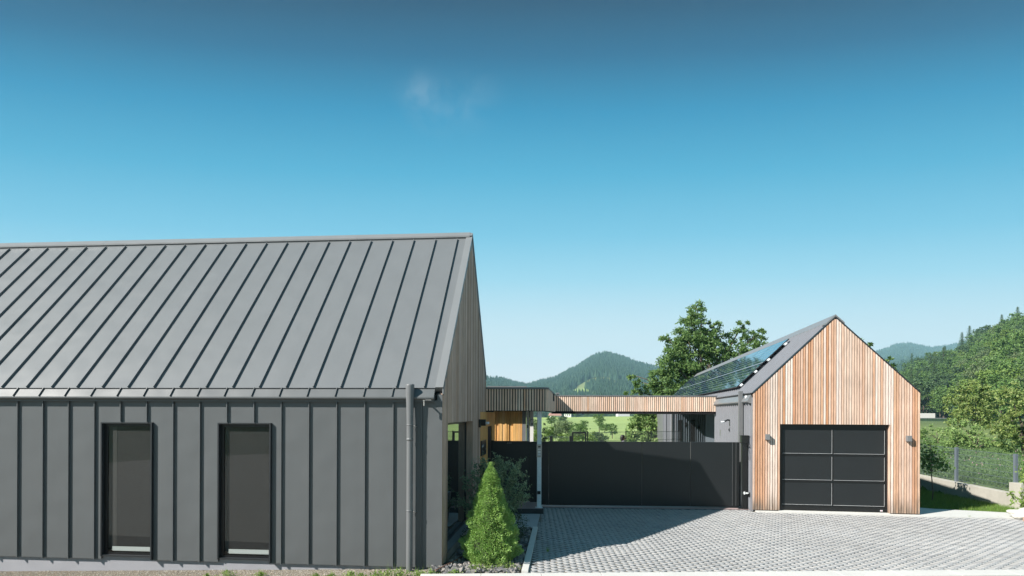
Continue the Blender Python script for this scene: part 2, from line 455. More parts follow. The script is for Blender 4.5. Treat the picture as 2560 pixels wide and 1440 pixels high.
# --- the big ash behind the solar roof
def px_tree(name, label, cat, D, blobs, trunk_px, leafm, size, n_sub, n_leaf, seed, base_z=None, group=None, barkm=None, r0=.28, depth=.9, spread=.3, asp=.5, shell=.62, dj=1.0):
    n_sub *= 1.7
    rnd = random.Random(seed)
    bx = (trunk_px-CX)/F*D; bz = H(bx, D) if base_z is None else base_z
    root = empty(name, (bx, D, bz), label=label, cat=cat, group=group)
    bl = []; tops = []
    for (px, py, r) in blobs:
        w = at(px, py, D); R = r/F*D
        oy = rnd.uniform(-1,1)*dj*R*.6
        bl.append((w.x-bx, oy, w.z-bz, R, R*depth, R*.92)); tops.append((w.x-bx, oy, w.z-bz+R*.3))
    crown(bl, n_sub, n_leaf, size, rnd, spread, asp, shell).build('crown', leafm, root)
    fork = (0, 0, min(b[2]-b[5]*.3 for b in bl)) if False else (0,0,max(.3, min(t[2] for t in tops)*.6))
    m = MB(); m.tube([(0,0,-.3),(0.05,0,fork[2]*.5),fork],[r0*1.15,r0,r0*.85],8)
    limbs(fork, tops, r0*.33, rnd, m)
    m.build('trunk', barkm or M['bark'], root, smooth=True)
    return root

px_tree('ash_tree', 'tall dark green tree with a feathery domed crown behind the solar roof', 'tree', 46,
  [(1738,775,24),(1728,812,34),(1752,830,36),(1715,850,38),(1765,862,44),(1800,850,30),(1783,815,20),(1690,870,32),(1672,850,20),(1712,900,50),(1668,905,36),
   (1652,935,34),(1700,950,52),(1760,915,48),(1810,900,40),(1840,878,22),(1850,835,24),(1862,812,14),(1890,845,22),(1905,830,10),(1870,872,28),(1900,875,20),
   (1630,965,26),(1650,985,40),(1745,985,40),(1798,955,40),(1590,958,16),(1580,940,10),(1578,985,14),(1604,985,14),(1690,1030,55),(1750,1040,50)],
  1762, M['ash'], .21, 15, 62, 11, r0=.38, depth=1.0, asp=.42, spread=.34)
px_tree('walnut_tree', 'green leafy tree filling the gap below the timber beam, left of the grey wall', 'tree', 38,
  [(1585,1072,26),(1600,1050,28),(1630,1055,36),(1620,1095,36),(1575,1098,24),(1655,1080,34),(1605,1030,22),(1645,1030,26),(1680,1060,40)],
  1630, M['light'], .19, 26, 44, 12, r0=.16, asp=.5)
px_tree('ash_tree', 'loose tree showing its top above the right slope of the garage roof', 'tree', 40,
  [(2150,862,22),(2160,885,26),(2185,900,22),(2200,925,22),(2220,905,14),(2140,850,12),(2225,935,18),(2205,955,26),(2235,965,22),(2130,900,30)],
  2185, M['ash'], .22, 12, 30, 13, r0=.14)

# apple and wild fruit trees right of the garage
px_tree('apple_tree', 'apple tree with small yellow-green fruit, middle of the right side behind the fence', 'tree', 42,
  [(2438,985,30),(2400,1000,34),(2466,1008,34),(2432,1030,40),(2390,1040,34),(2480,1048,34),(2436,962,16),(2408,968,18),(2462,975,16)],
  2436, M['apple'], .17, 22, 36, 21, r0=.07)
px_tree('apple_tree', 'broad yellow-green fruit tree cut by the right edge of the photo', 'tree', 32,
  [(2545,990,34),(2520,1020,30),(2570,1030,46),(2535,1060,40),(2590,975,40),(2500,1075,30),(2560,1095,44)],
  2560, M['apple'], .15, 24, 36, 22, r0=.15)
px_tree('apple_tree', 'low grey-green fruit tree just beyond the mesh fence panels', 'tree', 34,
  [(2420,1078,34),(2462,1090,34),(2388,1092,30),(2500,1108,32),(2445,1118,36),(2400,1122,30),(2480,1130,30)],
  2440, M['light'], .14, 22, 34, 23, r0=.12)
px_tree('hedge_bush', 'pale yellow-green bush on the slope right beside the garage corner', 'bush', 48,
  [(2325,1098,28),(2350,1078,26),(2372,1098,30),(2305,1082,20),(2338,1118,26),(2380,1125,24)],
  2345, M['light'], .17, 11, 32, 24, r0=.08)
px_tree('hedge_bush', 'dark leafy bush at the foot of the slope behind the sapling', 'bush', 27,
  [(2318,1118,20),(2345,1135,22),(2330,1150,24),(2372,1142,22),(2400,1150,22),(2360,1165,20)],
  2345, M['woodA'], .12, 30, 30, 25, r0=.05)

# --- woodland on the right-hand hillside and scattered far trees: prototypes then copies
def proto(kind, seed):
    rnd = random.Random(seed)
    if kind == 'spruce':
        m = MB()
        h = 17.0
        for k in range(30):
            z = 2.2+(h-2.2)*k/30; R = (3.9*(1-k/30.5)**.95)*rnd.uniform(.85,1.15)+.15
            nb = 13 if k < 22 else 7
            for j in range(nb):
                a = 2*pi*j/nb+rnd.uniform(-.3,.3); L = R*rnd.uniform(.75,1.15)
                for q in range(3):
                    u = (q+rnd.random())/3
                    p = Vector((cos(a)*L*u, sin(a)*L*u, z-.35*L*u+rnd.uniform(-.15,.15)))
                    for _ in range(3):
                        leaf(m, p+Vector((rnd.gauss(0,.13),rnd.gauss(0,.13),rnd.gauss(0,.1))), .35+.5*(1-k/30), rnd, .35, .5, -.25)
        t = MB(); t.tube([(0,0,-1.5),(0,0,8),(0,0,h)],[.3,.2,.03],6)
    else:
        h = rnd.uniform(12,16)
        bl = [(0,0,h*.62,3.6,3.6,h*.32)]
        for _ in range(9):
            a = rnd.uniform(0,2*pi); rr = rnd.uniform(1.6,3.4); zz = rnd.uniform(.3,.86)*h
            sc_ = 1.15-.65*abs(zz/h-.5)
            bl.append((rr*cos(a), rr*sin(a), zz, rnd.uniform(1.5,2.4)*sc_, rnd.uniform(1.5,2.4)*sc_, rnd.uniform(1.3,2.1)*sc_))
        m = crown(bl, 3.2, 22, .62, rnd, .36, .6)
        t = MB(); t.tube([(0,0,-2),(.1,0,h*.35),(0,.2,h*.6)],[.32,.24,.1],6)
        limbs((0.1,0,h*.35), [(b[0],b[1],b[2]) for b in bl[1:6]], .12, rnd, t)
    return m, t
KINDS = {}
for nm, kd, lm, sds in (('leafA','b','woodA',(1,2)),('leafB','b','woodB',(3,4)),('leafC','b','woodC',(5,)),('birch','b','woodD',(6,)),('spruce','spruce','woodC',(7,))):
    KINDS[nm] = []
    for s_ in sds:
        c, t = proto(kd, s_); KINDS[nm].append((c, t, lm, []))
def place_tree(kind, x, y, s, rz, label, group, rnd, sz=None, zoff=0):
    opts = KINDS[kind]; e = opts[rnd.randrange(len(opts))]
    nm = {'leafA':'broadleaf_tree','leafB':'broadleaf_tree','leafC':'broadleaf_tree','birch':'birch_tree','spruce':'spruce_tree'}[kind]
    if not e[3]:
        root = empty(nm, (x,y,H(x,y)))
        e[0].build('crown', M[e[2]], root)
        e[1].build('trunk', M['bark_pale'] if kind == 'birch' else M['bark'], root)
        e[3].append(root)
    else:
        root = copy_tree(e[3][0])
    root.location = (x, y, H(x,y)+zoff); root.scale = (s, s, sz or s); root.rotation_euler = (0,0,rz)
    tag(root, label, 'tree', group)
    return root
LAB = {'leafA':'mid green broadleaf tree within the wooded hillside right of the garage',
       'leafB':'fresh light green broadleaf tree within the wooded hillside right of the garage',
       'leafC':'very dark broadleaf tree within the wooded hillside right of the garage',
       'birch':'pale grey-green birch with light bark on the hillside right of the garage',
       'spruce':'pointed dark spruce within the wooded hillside right of the garage'}
rnd = random.Random(77)
pts = []
tries = 0
while len(pts) < 285 and tries < 16000:
    tries += 1
    px = rnd.uniform(2225, 2640); hd = lerp_table(HILLD, px)
    D = 100+(hd-100)*rnd.random()**.85*1.03
    x = (px-CX)/F*D
    if any((x-a)**2+(D-b)**2 < (3.4+D*.008)**2 for a, b in pts): continue
    pts.append((x, D))
    py = hz(px)-F*(H(x,D)-CAMZ)/D
    u = (D-100)/(hd-100)
    if D < lerp_table([(2380,182),(2480,100)], px): continue          # leave the road and the verge open
    w = rnd.random()
    if u > .93 and px > 2400: k = 'spruce' if w < .4 else 'leafC'
    elif px < 2400: k = 'leafC' if w < .38 else ('leafA' if w < .8 else ('spruce' if w < .88 else 'leafB'))
    elif px < 2470 and py > 940: k = 'birch' if w < .45 else ('leafB' if w < .7 else 'leafA')
    else: k = 'leafB' if w < .42 else ('leafA' if w < .8 else ('leafC' if w < .92 else 'birch'))
    s = rnd.uniform(.62,.95)*(1.15 if k == 'spruce' else 1)
    place_tree(k, x, D, s, rnd.uniform(0,6.28), LAB[k], 'trees on the wooded hillside, '+{'leafA':'mid green','leafB':'light green','leafC':'dark broadleaf','birch':'birches','spruce':'spruces'}[k], rnd)

# trees and bushes on the meadow seen under the beam: (photo x, top y, width px, distance, kind, label)
MEAD = [(1498,1036,30,150,'leafA','tallest round-topped tree in the meadow, nearly touching the beam'),
        (1512,1062,26,146,'leafA','smaller tree leaning against the tallest meadow tree on its right'),
        (1514,1053,0,0,'',''),
        (1417,1047,34,105,'birch','pale grey-green willow on the meadow right of the steel post'),
        (1440,1060,30,100,'leafA','darker bush touching the right side of the pale meadow willow'),
        (1398,1046,26,108,'birch','pale bushy tree between the steel post and the meadow willow'),
        (1372,1056,28,90,'leafB','light green bush seen right behind the steel post'),
        (1457,1066,34,92,'leafA','wide bush behind the black garden gate frame'),
        (1482,1070,26,88,'leafB','light bush just right of the black garden gate frame'),
        (1502,1078,36,84,'leafC','dark shadowy bush at the foot of the meadow trees'),
        (1410,1076,50,80,'leafB','broad low bush left of the black garden gate frame'),
        (1335,1042,24,120,'birch','grey-green tree showing left of the steel post'),
        (1333,1066,26,85,'leafB','yellow-green bush showing left of the steel post'),
        (1440,1072,34,88,'birch','pale bush between the meadow willow and the black gate frame'),
        (1390,1064,34,95,'birch','pale grey-green bush left of the meadow willow'),
        (1425,1082,44,78,'leafB','low light bush in front of the meadow willow'),
        (1481,1086,40,76,'leafB','low light bush at the right post of the black gate frame'),
        (1460,1052,22,140,'leafA','small tree on the meadow left of the tallest tree'),
        (1380,1040,30,200,'leafA','dark round tree on the meadow edge above the thuja'),
        (1408,1040,26,230,'leafC','dark tree at the left end of the meadow crest'),
        (1531,1060,24,118,'leafA','single round tree standing alone on the right of the meadow')]
for (px, py, w, D, k, lab) in MEAD:
    if not k: continue
    x = (px-CX)/F*D; z0 = H(x, D); top = at(px, py, D).z
    hgt = max(2.0, top-z0); wid = w/F*D*1.15
    place_tree(k, x, D, wid/9.0, rnd.uniform(0,6.28), lab, 'trees and bushes on the meadow', rnd, sz=hgt/14.5)
rnd = random.Random(31)
for i in range(30):
    px = 1300+i*15+rnd.uniform(-6,6); D = rnd.uniform(470,640); x = (px-CX)/F*D
    s = rnd.uniform(.55,.85)
    place_tree('leafC' if rnd.random() < .6 else 'leafA', x, D, s, rnd.uniform(0,6), 'hazy tree in the far row behind the meadow crest', 'far row of trees behind the meadow', rnd)

# thuja behind the gate beside the post
def thuja():
    D = 27; x = (1362-CX)/F*D; root = empty('thuja', (x, D, H(x,D)), label='dark green pointed thuja right of the steel post, behind the gate', cat='shrub')
    rnd = random.Random(3)
    bl = [(0,0,.5,.55,.55,.6),(0.02,0,1.0,.48,.48,.55),(-.05,0,1.5,.36,.36,.5),(-.08,0,1.95,.2,.2,.45),(.3,0,.8,.4,.4,.5)]
    crown(bl, 60, 26, .09, rnd, .32).build('crown', M['box'], root)
    t = MB(); t.tube([(0,0,-.1),(0,0,1.6)],[.05,.02],6); t.build('trunk', M['bark'], root)
thuja()

# ------------------------------------------------------------------ left house
TH = math.atan(.0885)
O1 = (-1.21, 10.43, 0)
house = empty('house', O1, -TH, label='long house clad in grey standing-seam metal with a timber gable', cat='house')
EY, EZ = 0.0, 3.11      # front eave
RY, RZ = 3.26, 6.73     # ridge
BY, BZ = 5.77, 3.59     # rear eave
SL = (RZ-EZ)/(RY-EY); SL2 = (RZ-BZ)/(BY-RY)
def roof_z(y): return EZ+SL*(y-EY) if y <= RY else RZ-SL2*(y-RY)
XL = -17.5
WX = [(-6.33,-5.32),(-4.087,-3.085)]; WT = 2.485; WB = .04
w = MB()
xs = [XL, WX[0][0], WX[0][1], WX[1][0], WX[1][1], -.09]
for i in range(0, 5, 2): w.box(xs[i], xs[i+1], 0, .30, -.012, 2.90)
for a, b in WX: w.box(a, b, 0, .30, WT, 2.90)
SP_ = .5075
seams = [-.36]+[-.866-SP_*k for k in range(33)]
for x in seams:
    z0 = -.02
    for a, b in WX:
        if a-.01 < x < b+.01: z0 = WT+.012
    w.box(x-.007, x+.007, -.038, .0, z0, 2.895)
w.box(-.09, -.001, -.004, .03, -.014, 3.0)
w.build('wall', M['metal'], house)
p = MB()
xs2 = [XL, WX[0][0]+.02]
p.box(XL, -.2, .055, .35, -1.2, -.013)
for a, b in WX: p.box(a+.001, b-.001, .05, .34, -.012, WB)
p.build('plinth', M['plaster'], house)
# roof
r = MB()
def slab(y0, z0, y1, z1, x0, x1, th, m):
    n = Vector((-(z1-z0), (y1-y0))).normalized()  # (y,z) normal upward-left
    if n.y < 0: n = -n
    prof = [(y0,z0),(y1,z1),(y1-n.x*th,z1-n.y*th),(y0-n.x*th,z0-n.y*th)]
    m.prism_x(prof, x0, x1)
slab(EY, EZ, RY, RZ, XL, -.0, .12, r)
slab(BY, BZ, RY, RZ, XL, -.0, .12, r)
dl = Vector((0, RY-EY, RZ-EZ)).normalized(); nl = Vector((0, -dl.z, dl.y))
xk = -.32
k = 0
while xk > XL:
    a = Vector((xk, EY, EZ))+dl*.01+nl*.022; b = Vector((xk, RY, RZ))-dl*.16+nl*.022
    r.bar(a, b, .013, .036, nl)
    k += 1; xk = -.32-.4995*k
r.build('roof', M['metal_roof_lit'], house)
v = MB()   # verge trims on both slopes
v.bar(Vector((-.055, EY, EZ))+dl*.0+nl*.012, Vector((-.055, RY, RZ))+nl*.012, .14, .03, nl)
dr = Vector((0, BY-RY, BZ-RZ)).normalized(); nr = Vector((0, -dr.z, dr.y))
v.bar(Vector((-.055, RY, RZ))+nr*.008, Vector((-.055, BY, BZ))+nr*.008, .14, .05, nr)
v.prism_x([(EY,EZ+.02),(EY+.09,EZ+.10),(EY+.09,EZ-.12),(EY,EZ-.10)], -.004, .016)
v.build('verge_trim', M['metal_edge'], house)
rc = MB()
a = Vector((0, RY, RZ)); q = a-dl*.15
prof = [(RY,RZ+.075),(RY-.15*dl.y,RZ-.15*dl.z+.075+.01),(RY-.15*dl.y,RZ-.15*dl.z+.05),(RY,RZ+.03),(RY+.14*dr.y,RZ+.14*dr.z+.04),(RY+.14*dr.y,RZ+.14*dr.z+.075)]
for i, (x0, x1) in enumerate([(-17.5,-8.9),(-8.897,-5.9),(-5.897,-2.65),(-2.647,-.04)]):
    rc.prism_x(prof, x0, x1)
rc.prism_x([(RY,RZ+.06),(RY-.10,RZ-.03),(RY+.10,RZ-.04)], -.045, .014)
rc.build('ridge_cap', M['metal_edge'], house)
# eave band hiding the gutter
e = MB()
e.prism_x([(-.004,3.104),(-.115,2.955),(-.115,2.930),(-.09,2.905),(-.004,2.905)], XL, -.13)
for x in seams[1:]: e.bar((x, -.008, 3.118), (x, -.121, 2.966), .012, .030, (0,-.8,.57))
e.box(XL, -.14, -.06, -.001, 2.87, 2.904)
e.build('eave_band', M['metal'], house)
e = MB(); e.box(XL,-.13,-.020,-.0005,3.1045,3.116); e.build('eave_shadow_line', M['metal_dark'], house)  # dark strip put in as the shadow line above the band
e = MB(); e.box(-.30,-.27,-.19,-.06,2.885,2.90); e.box(-.295,-.275,-.185,-.165,2.80,2.90); e.tube([(-.26,-.17,2.90),(-.16,-.17,2.90)], .006, 6)
e.build('gutter_bracket', M['inox'], house)
# gable boards
g = MB(); gy = MB(); gb = MB()
G0, G1 = .45, 3.46; GT = 2.50; GB = .17
rnd = random.Random(9)
y = .0
pitch = .082
while y < BY-.02:
    y1 = min(y+pitch-.006, BY)
    zt0 = min(roof_z(y), roof_z(y1))-.09
    zb = .02
    yc = (y+y1)/2
    if G0 <= yc <= G1: zb = GT
    if yc > 4.63: zb = 2.72
    th = rnd.uniform(-.003,.003)
    g.box(-.026, .0+th, y, y1, zb, zt0)
    y += pitch
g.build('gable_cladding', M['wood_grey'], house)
gb.prism_y  # backing wall behind the boards
def gable_back():
    m = MB()
    prof = [(0.02,.0),(G0-.001,.0),(G0-.001,GT+.001),(G1+.001,GT+.001),(G1+.001,.0),(7.8,.0),(7.8,2.76),(BY-.02,2.77),(BY-.02,BZ-.1),(RY,RZ-.12),(.02,EZ-.1)]
    n = len(prof)
    m.prism_x(prof, -.20, -.028)
    m.build('gable_wall', M['backing'], house)
gable_back()
y = 4.63+.002
while y < 7.8:
    y1 = min(y+pitch-.005, 7.8); yc = (y+y1)/2
    if not (6.15 < yc < 7.15): gy.box(-.026, rnd.uniform(-.004,.004), y, y1, .0, 2.715)
    else: gy.box(-.026, rnd.uniform(-.004,.004), y, y1, 2.32, 2.715)
    y += pitch
gy.build('porch_cladding', M['wood_porch'], house)
dm = MB(); dm.box(-.10,-.03,6.13,7.17,.0,2.31); d_ = dm.build('door', M['wood_door'], house)
dm = MB(); dm.tube([(-.0,6.28,.9),(-.0,6.28,1.3)], .012, 8); dm.box(-.03,0,6.27,6.29,.93,.95); dm.box(-.03,0,6.27,6.29,1.25,1.27); dm.build('door_handle', M['inox'], d_)
# corner post and sill of the gable window
fr = MB()
fr.box(-.20,-.155,G0+.0,G1,GB,GB+.06); fr.box(-.20,-.155,G0,G1,GT-.05,GT); fr.box(-.20,-.155,G0,G0+.05,GB+.06,GT-.05); fr.box(-.20,-.15,G1-.055,G1,GB+.06,GT-.05)
fw = MB(); fw.box(-.145,.0,G1-.022,G1-.002,GB,GT)
fw2 = MB(); fw2.box(-.145,.0,G0+.0,G0+.02,GB,GT)
gw = empty('gable_window', (0,0,0)); gw.parent = house
fr.build('frame', M['frame'], gw); fw.build('wood_reveal', M['wood_grey'], gw); fw2.build('wood_reveal', M['wood_grey'], gw)
def glass_mat(name, tint=(.9,.95,.95), base=.06, dark=False):
    m = bpy.data.materials.new(name); m.use_nodes = True
    N = m.node_tree.nodes; L = m.node_tree.links
    for n in list(N): N.remove(n)
    out = N.new('ShaderNodeOutputMaterial'); mx = N.new('ShaderNodeMixShader'); gl = N.new('ShaderNodeBsdfGlossy'); gl.inputs['Roughness'].default_value = 0.004
    gl.inputs['Color'].default_value = (.92,.97,.97,1)
    lf = N.new('ShaderNodeLayerWeight'); lf.inputs['Blend'].default_value = .5
    lw = N.new('ShaderNodeMath'); lw.operation = 'POWER'; lw.inputs[1].default_value = 4.5; L.new(lf.outputs['Facing'], lw.inputs[0])
    mr = N.new('ShaderNodeMapRange'); mr.inputs['To Min'].default_value = base; L.new(lw.outputs[0], mr.inputs['Value'])
    if dark:
        t = N.new('ShaderNodeBsdfDiffuse'); t.inputs['Color'].default_value = (.012,.015,.016,1)
    else:
        t = N.new('ShaderNodeBsdfTransparent'); t.inputs['Color'].default_value = (*tint,1)
    L.new(mr.outputs[0], mx.inputs[0]); L.new(t.outputs[0], mx.inputs[1]); L.new(gl.outputs[0], mx.inputs[2]); L.new(mx.outputs[0], out.inputs['Surface'])
    return m
M['glass'] = glass_mat('window_glass', (.95,.96,.96), .03)
M['glass_dark'] = glass_mat('dark_glass', dark=True, base=.15)
gp = MB(); gp.box(-.19,-.165,G0+.05,G1-.055,GB+.06,GT-.05); gp.build('pane', M['glass_dark'], gw)
fr = MB(); fr.box(-.15,.012,G0,G1,GB-.03,GB-.001); fr.build('sill', M['metal_edge'], gw)
fr = MB(); fr.box(-.15,-.03,G0+.002,G1-.002,-.1,GB-.031); fr.build('base_panel', M['concrete_wall'], gw)
# the two tall windows
for (a, b) in WX:
    wn = empty('window', ((a+b)/2, 0, WB)); wn.parent = house
    hw = (b-a)/2; Ht = WT-WB
    s = MB()   # metal surround
    s.box(-hw-.004, -hw+.02, -.02, .29, -.002, Ht+.004); s.box(hw-.02, hw+.004, -.055, .29, -.045, Ht+.004)
    s.box(-hw+.02, hw-.02, -.02, .29, Ht-.018, Ht+.004)
    s.build('surround', M['metal_dark'], wn)
    f = MB(); y0, y1 = .045, .10
    f.box(-hw+.02,-hw+.085,y0,y1,.0,Ht-.02); f.box(hw-.035,hw-.02,y0,y1,0,Ht-.02); f.box(-hw+.085,hw-.035,y0,y1,Ht-.07,Ht-.02); f.box(-hw+.085,hw-.035,y0,y1,.0,.06)
    f.build('frame', M['frame'], wn)
    f = MB(); f.box(-hw+.02,hw-.02,-.01,.169,-.0,.022); f.build('sill', M['metal_dark'], wn)
    g_ = MB(); g_.box(-hw+.085,hw-.035,y0+.012,y0+.018,.06,Ht-.07); g_.build('pane', M['glass'], wn)
    g_ = MB(); g_.box(-hw+.03,hw-.022,y0+.034,y0+.037,.13,Ht-.03); g_.build('screen', M['fabric'], wn)
    g_ = MB(); g_.box(-hw+.085,-hw+.085+(.16 if a < -5 else .08),y0+.0305,y0+.0335,.13,Ht-.03); g_.build('screen_strip', M['fabric_pale'], wn)  # paler strip down the left of the screen
    g_ = MB(); g_.box(-hw+.16,hw-.04,y0+.029,y0+.033,.085,.165); g_.box(-hw+.14,hw-.04,y0+.0275,y0+.0289,.10,.115); g_.build('blind_bar', M['blindbar'], wn)
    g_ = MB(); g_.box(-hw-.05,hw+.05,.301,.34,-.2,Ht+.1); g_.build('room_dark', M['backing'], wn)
# round downpipe
dp = MB()
X0 = (1030-CX)/F; # local x of the pipe
lx, ly = -.545, -.115
prof = [(.055,-.06),(.055,-.05),(.055,2.19),(.055,2.20),(.060,2.202),(.060,2.235),(.056,2.24),(.056,2.25),(.058,2.58),(.064,2.80),(.072,3.05),(.075,3.15),(.075,3.17)]
dp.lathe(prof, (lx,ly,0), 24)
for z in (.98, 2.46): dp.lathe([(.06,0),(.06,.02)], (lx,ly,z), 24)
dpo = dp.build('downpipe', M['pipe'], house, smooth=False)
for pl in dpo.data.polygons: pl.use_smooth = len(pl.vertices) == 4
cp = MB(); 
for rr_ in (.066,.045,.022): cp.lathe([(rr_,0),(rr_-.008,.006)], (lx,ly,3.172+(.066-rr_)*.0), 20)
cp.build('grate', M['metal_edge'], dpo)
for z in (.96, 2.44):
    b_ = MB(); b_.tube([(lx+.05,ly,z),(lx+.09,ly+.02,z),(lx+.09,0,z)], .008, 6); b_.tube([(lx+.06,ly-.01,z-.02),(lx+.085,ly-.01,z+.02)], .01, 6); b_.build('bracket', M['inox'], dpo)
# lamp by the entrance and the black letterbox plate
lm = MB(); lm.box(.004,.05,4.40,4.52,2.33,2.53); lm.box(.05,.17,4.42,4.52,2.37,2.53); lo = lm.build('wall_lamp', M['black'], house, bevel=.005)
lm = MB(); lm.lathe([(.05,-.03),(.06,0),(.05,.03)], (.20,4.47,2.44), 14); lm.build('lens', M['glassy_lamp'], lo)
lb = MB(); lb.box(.004,.03,4.72,5.62,1.60,1.98); lbo = lb.build('letterbox', M['black'], house)
lb = MB()
rnd = random.Random(2)
# small light script marks on the plate
px_ = [(4.82,1.87),(4.86,1.81),(4.90,1.85),(4.94,1.81),(4.98,1.86),(5.02,1.82),(5.06,1.88)]
lb.tube([(.032,a_,b_) for a_, b_ in px_], .004, 4)
lb.box(.030,.033,5.00,5.03,1.70,1.715); lb.box(.030,.033,4.84,4.88,1.72,1.73); lb.box(.030,.033,5.52,5.55,1.72,1.75)
lb.build('lettering', M['white'], lbo)
# garden spot lamp on a post by the shrub is separate (below)

# ------------------------------------------------------------------ canopy in front of the entrance and the long timber fascia
CF = 16.2
canopy = empty('canopy', (-.86, CF, 0), label='flat timber-slatted entrance canopy and long beam joining house and garage', cat='canopy')
def to_c(x, y): return (x+.86, y-CF)
def battens(m, a, b, z0, z1, pitch, wdt, dep, rnd, off=0):
    a = Vector((a[0],a[1],0)); b = Vector((b[0],b[1],0)); d = (b-a); L = d.length; d.normalize(); n = Vector((d.y,-d.x,0))
    k = 0; s = off
    while s+wdt <= L+1e-4:
        p0 = a+d*s; p1 = a+d*(s+wdt); q = n*(dep+rnd.uniform(-.002,.002))
        m.add([(*(p0)[:2],z0),(*(p1)[:2],z0),(*(p1+q)[:2],z0),(*(p0+q)[:2],z0),(*(p0)[:2],z1),(*(p1)[:2],z1),(*(p1+q)[:2],z1),(*(p0+q)[:2],z1)],
              [(0,1,2,3),(7,6,5,4),(3,2,6,7),(2,1,5,6),(0,3,7,4),(1,0,4,5)])
        s += pitch
rnd = random.Random(4)
cA = (0.02, 0.0); cB = (1.80, -.06); cC = (2.42, 5.85); cD = (8.29, 5.72)
fm = MB(); battens(fm, cA, cB, 2.755, 3.335, .0725, .045, .028, rnd)
fm.build('front_fascia', M['wood_beam'], canopy)
fm = MB(); fm.box(cB[0]-.045,cB[0]-.001,cB[1]-.03,cB[1]+.03,2.755,3.335); fm.build('corner_batten', M['wood_beam'], canopy)
fm = MB(); battens(fm, cB, cC, 2.755, 3.335, .06, .056, .028, rnd, .002); fm.build('side_fascia', M['wood_beam'], canopy)
fm = MB(); battens(fm, cC, cD, 2.775, 3.315, .0745, .050, .028, rnd, .01); fm.build('beam_fascia', M['wood_beam'], canopy)
bk = MB()
def wallseg(m, a, b, th, z0, z1):
    a = Vector((*a,0)); b = Vector((*b,0)); d = (b-a).normalized(); n = Vector((-d.y,d.x,0))*th
    m.add([(a.x,a.y,z0),(b.x,b.y,z0),(b.x+n.x,b.y+n.y,z0),(a.x+n.x,a.y+n.y,z0),(a.x,a.y,z1),(b.x,b.y,z1),(b.x+n.x,b.y+n.y,z1),(a.x+n.x,a.y+n.y,z1)],
          [(0,3,2,1),(4,5,6,7),(0,1,5,4),(1,2,6,5),(2,3,7,6),(3,0,4,7)])
wallseg(bk, (cA[0]+.0,cA[1]+.002), (cB[0]-.03,cB[1]+.002), .12, 2.74, 3.34)
wallseg(bk, (cB[0]-.002,cB[1]+.1), (cC[0]-.002,cC[1]-.0), .12, 2.74, 3.34)
wallseg(bk, (cC[0]-.1,cC[1]+.002), (cD[0],cD[1]+.002), .30, 2.68, 3.32)
bk.box(.03,1.66,.13,1.75,3.10,3.34); bk.box(1.45,1.93,1.751,5.8,3.10,3.33)
bk.build('roof_deck', M['backing'], canopy)
tr = MB()
wallseg(tr, (cA[0]-.02,cA[1]-.055), (cB[0]+.045,cB[1]-.055), .25, 3.341, 3.385)
wallseg(tr, (cB[0]+.045,cB[1]+.20), (cC[0]+.045,cC[1]-.06), .25, 3.341, 3.385)
wallseg(tr, (cC[0]+.05,cC[1]-.045), (cD[0]+.22,cD[1]-.045), .35, 3.322, 3.36)
tr.build('flashing', M['metal_grey'], canopy)
pt = MB(); pt.box(1.545,1.662,.04,.155,.14,2.752); pt.box(1.50,1.70,.0,.19,.13,.14)
po = pt.build('post', M['galv'], canopy, bevel=.004)
ic = MB(); ic.box(1.53,1.672,.012,.038,1.50,1.85); ico = ic.build('intercom', M['inox'], canopy, bevel=.003)
ic = MB(); ic.box(1.567,1.635,.006,.011,1.765,1.80); ic.build('camera_window', M['black'], ico)
ic = MB(); ic.box(1.565,1.597,.006,.011,1.70,1.728); ic.build('call_button', M['white'], ico)
ic = MB(); ic.box(1.604,1.637,.006,.011,1.70,1.728); ic.build('call_button', M['white'], ico)
ic = MB(); ic.box(1.565,1.637,.006,.011,1.615,1.67); ic.build('name_plate', M['plaster_white'], ico)
ic = MB(); ic.box(1.565,1.637,.006,.011,1.545,1.598); ic.build('key_reader', M['glassy_lamp'], ico)
ic = MB(); ic.box(1.55,1.64,.005,.038,.50,.585); ic.build('latch_plate', M['black'], canopy)
# lit timber wall and the grey pier at the back of the entrance court
def back_wall():
    m = MB(); rnd = random.Random(8)
    b = empty('court_wall', (0,0,0), label='yellow timber wall with grey pier at the back of the entrance court', cat='wall')
    b.location = (-2.4, 20.0, 0)
    x = 0.0
    while x < 2.70:
        wd = rnd.choice((.05,.07,.09)); dp_ = rnd.choice((.015,.04,.055))
        m.box(x, x+wd-.004, -dp_, 0, 0, 3.07); x += wd
    m.build('cladding', M['wood_porch'], b)
    m = MB(); m.box(0,2.74,.002,.18,0,3.08); m.build('wall', M['backing'], b)
    m = MB(); m.box(2.745,2.87,-.05,.25,0,3.07); m.build('grey_pier', M['metal_grey'], b)
    m = MB(); m.box(2.885,2.96,.0,.2,0,3.07); m.build('frame', M['plaster_white'], b)
    m = MB(); m.box(2.965,2.99,.03,.18,0,3.07); m.box(2.90,2.935,-.03,0,2.20,2.30); m.build('dark_profile', M['black'], b)
    m = MB(); m.box(3.0,3.115,.0,.2,0,3.07); m.build('frame', M['plaster_white'], b)
    m = MB(); m.box(3.05,3.09,-.04,0,2.30,2.37); m.box(3.01,3.08,-.07,-.0,2.47,2.485); m.box(3.01,3.02,-.07,-.055,2.40,2.47); m.build('hook', M['black'], b)
back_wall()
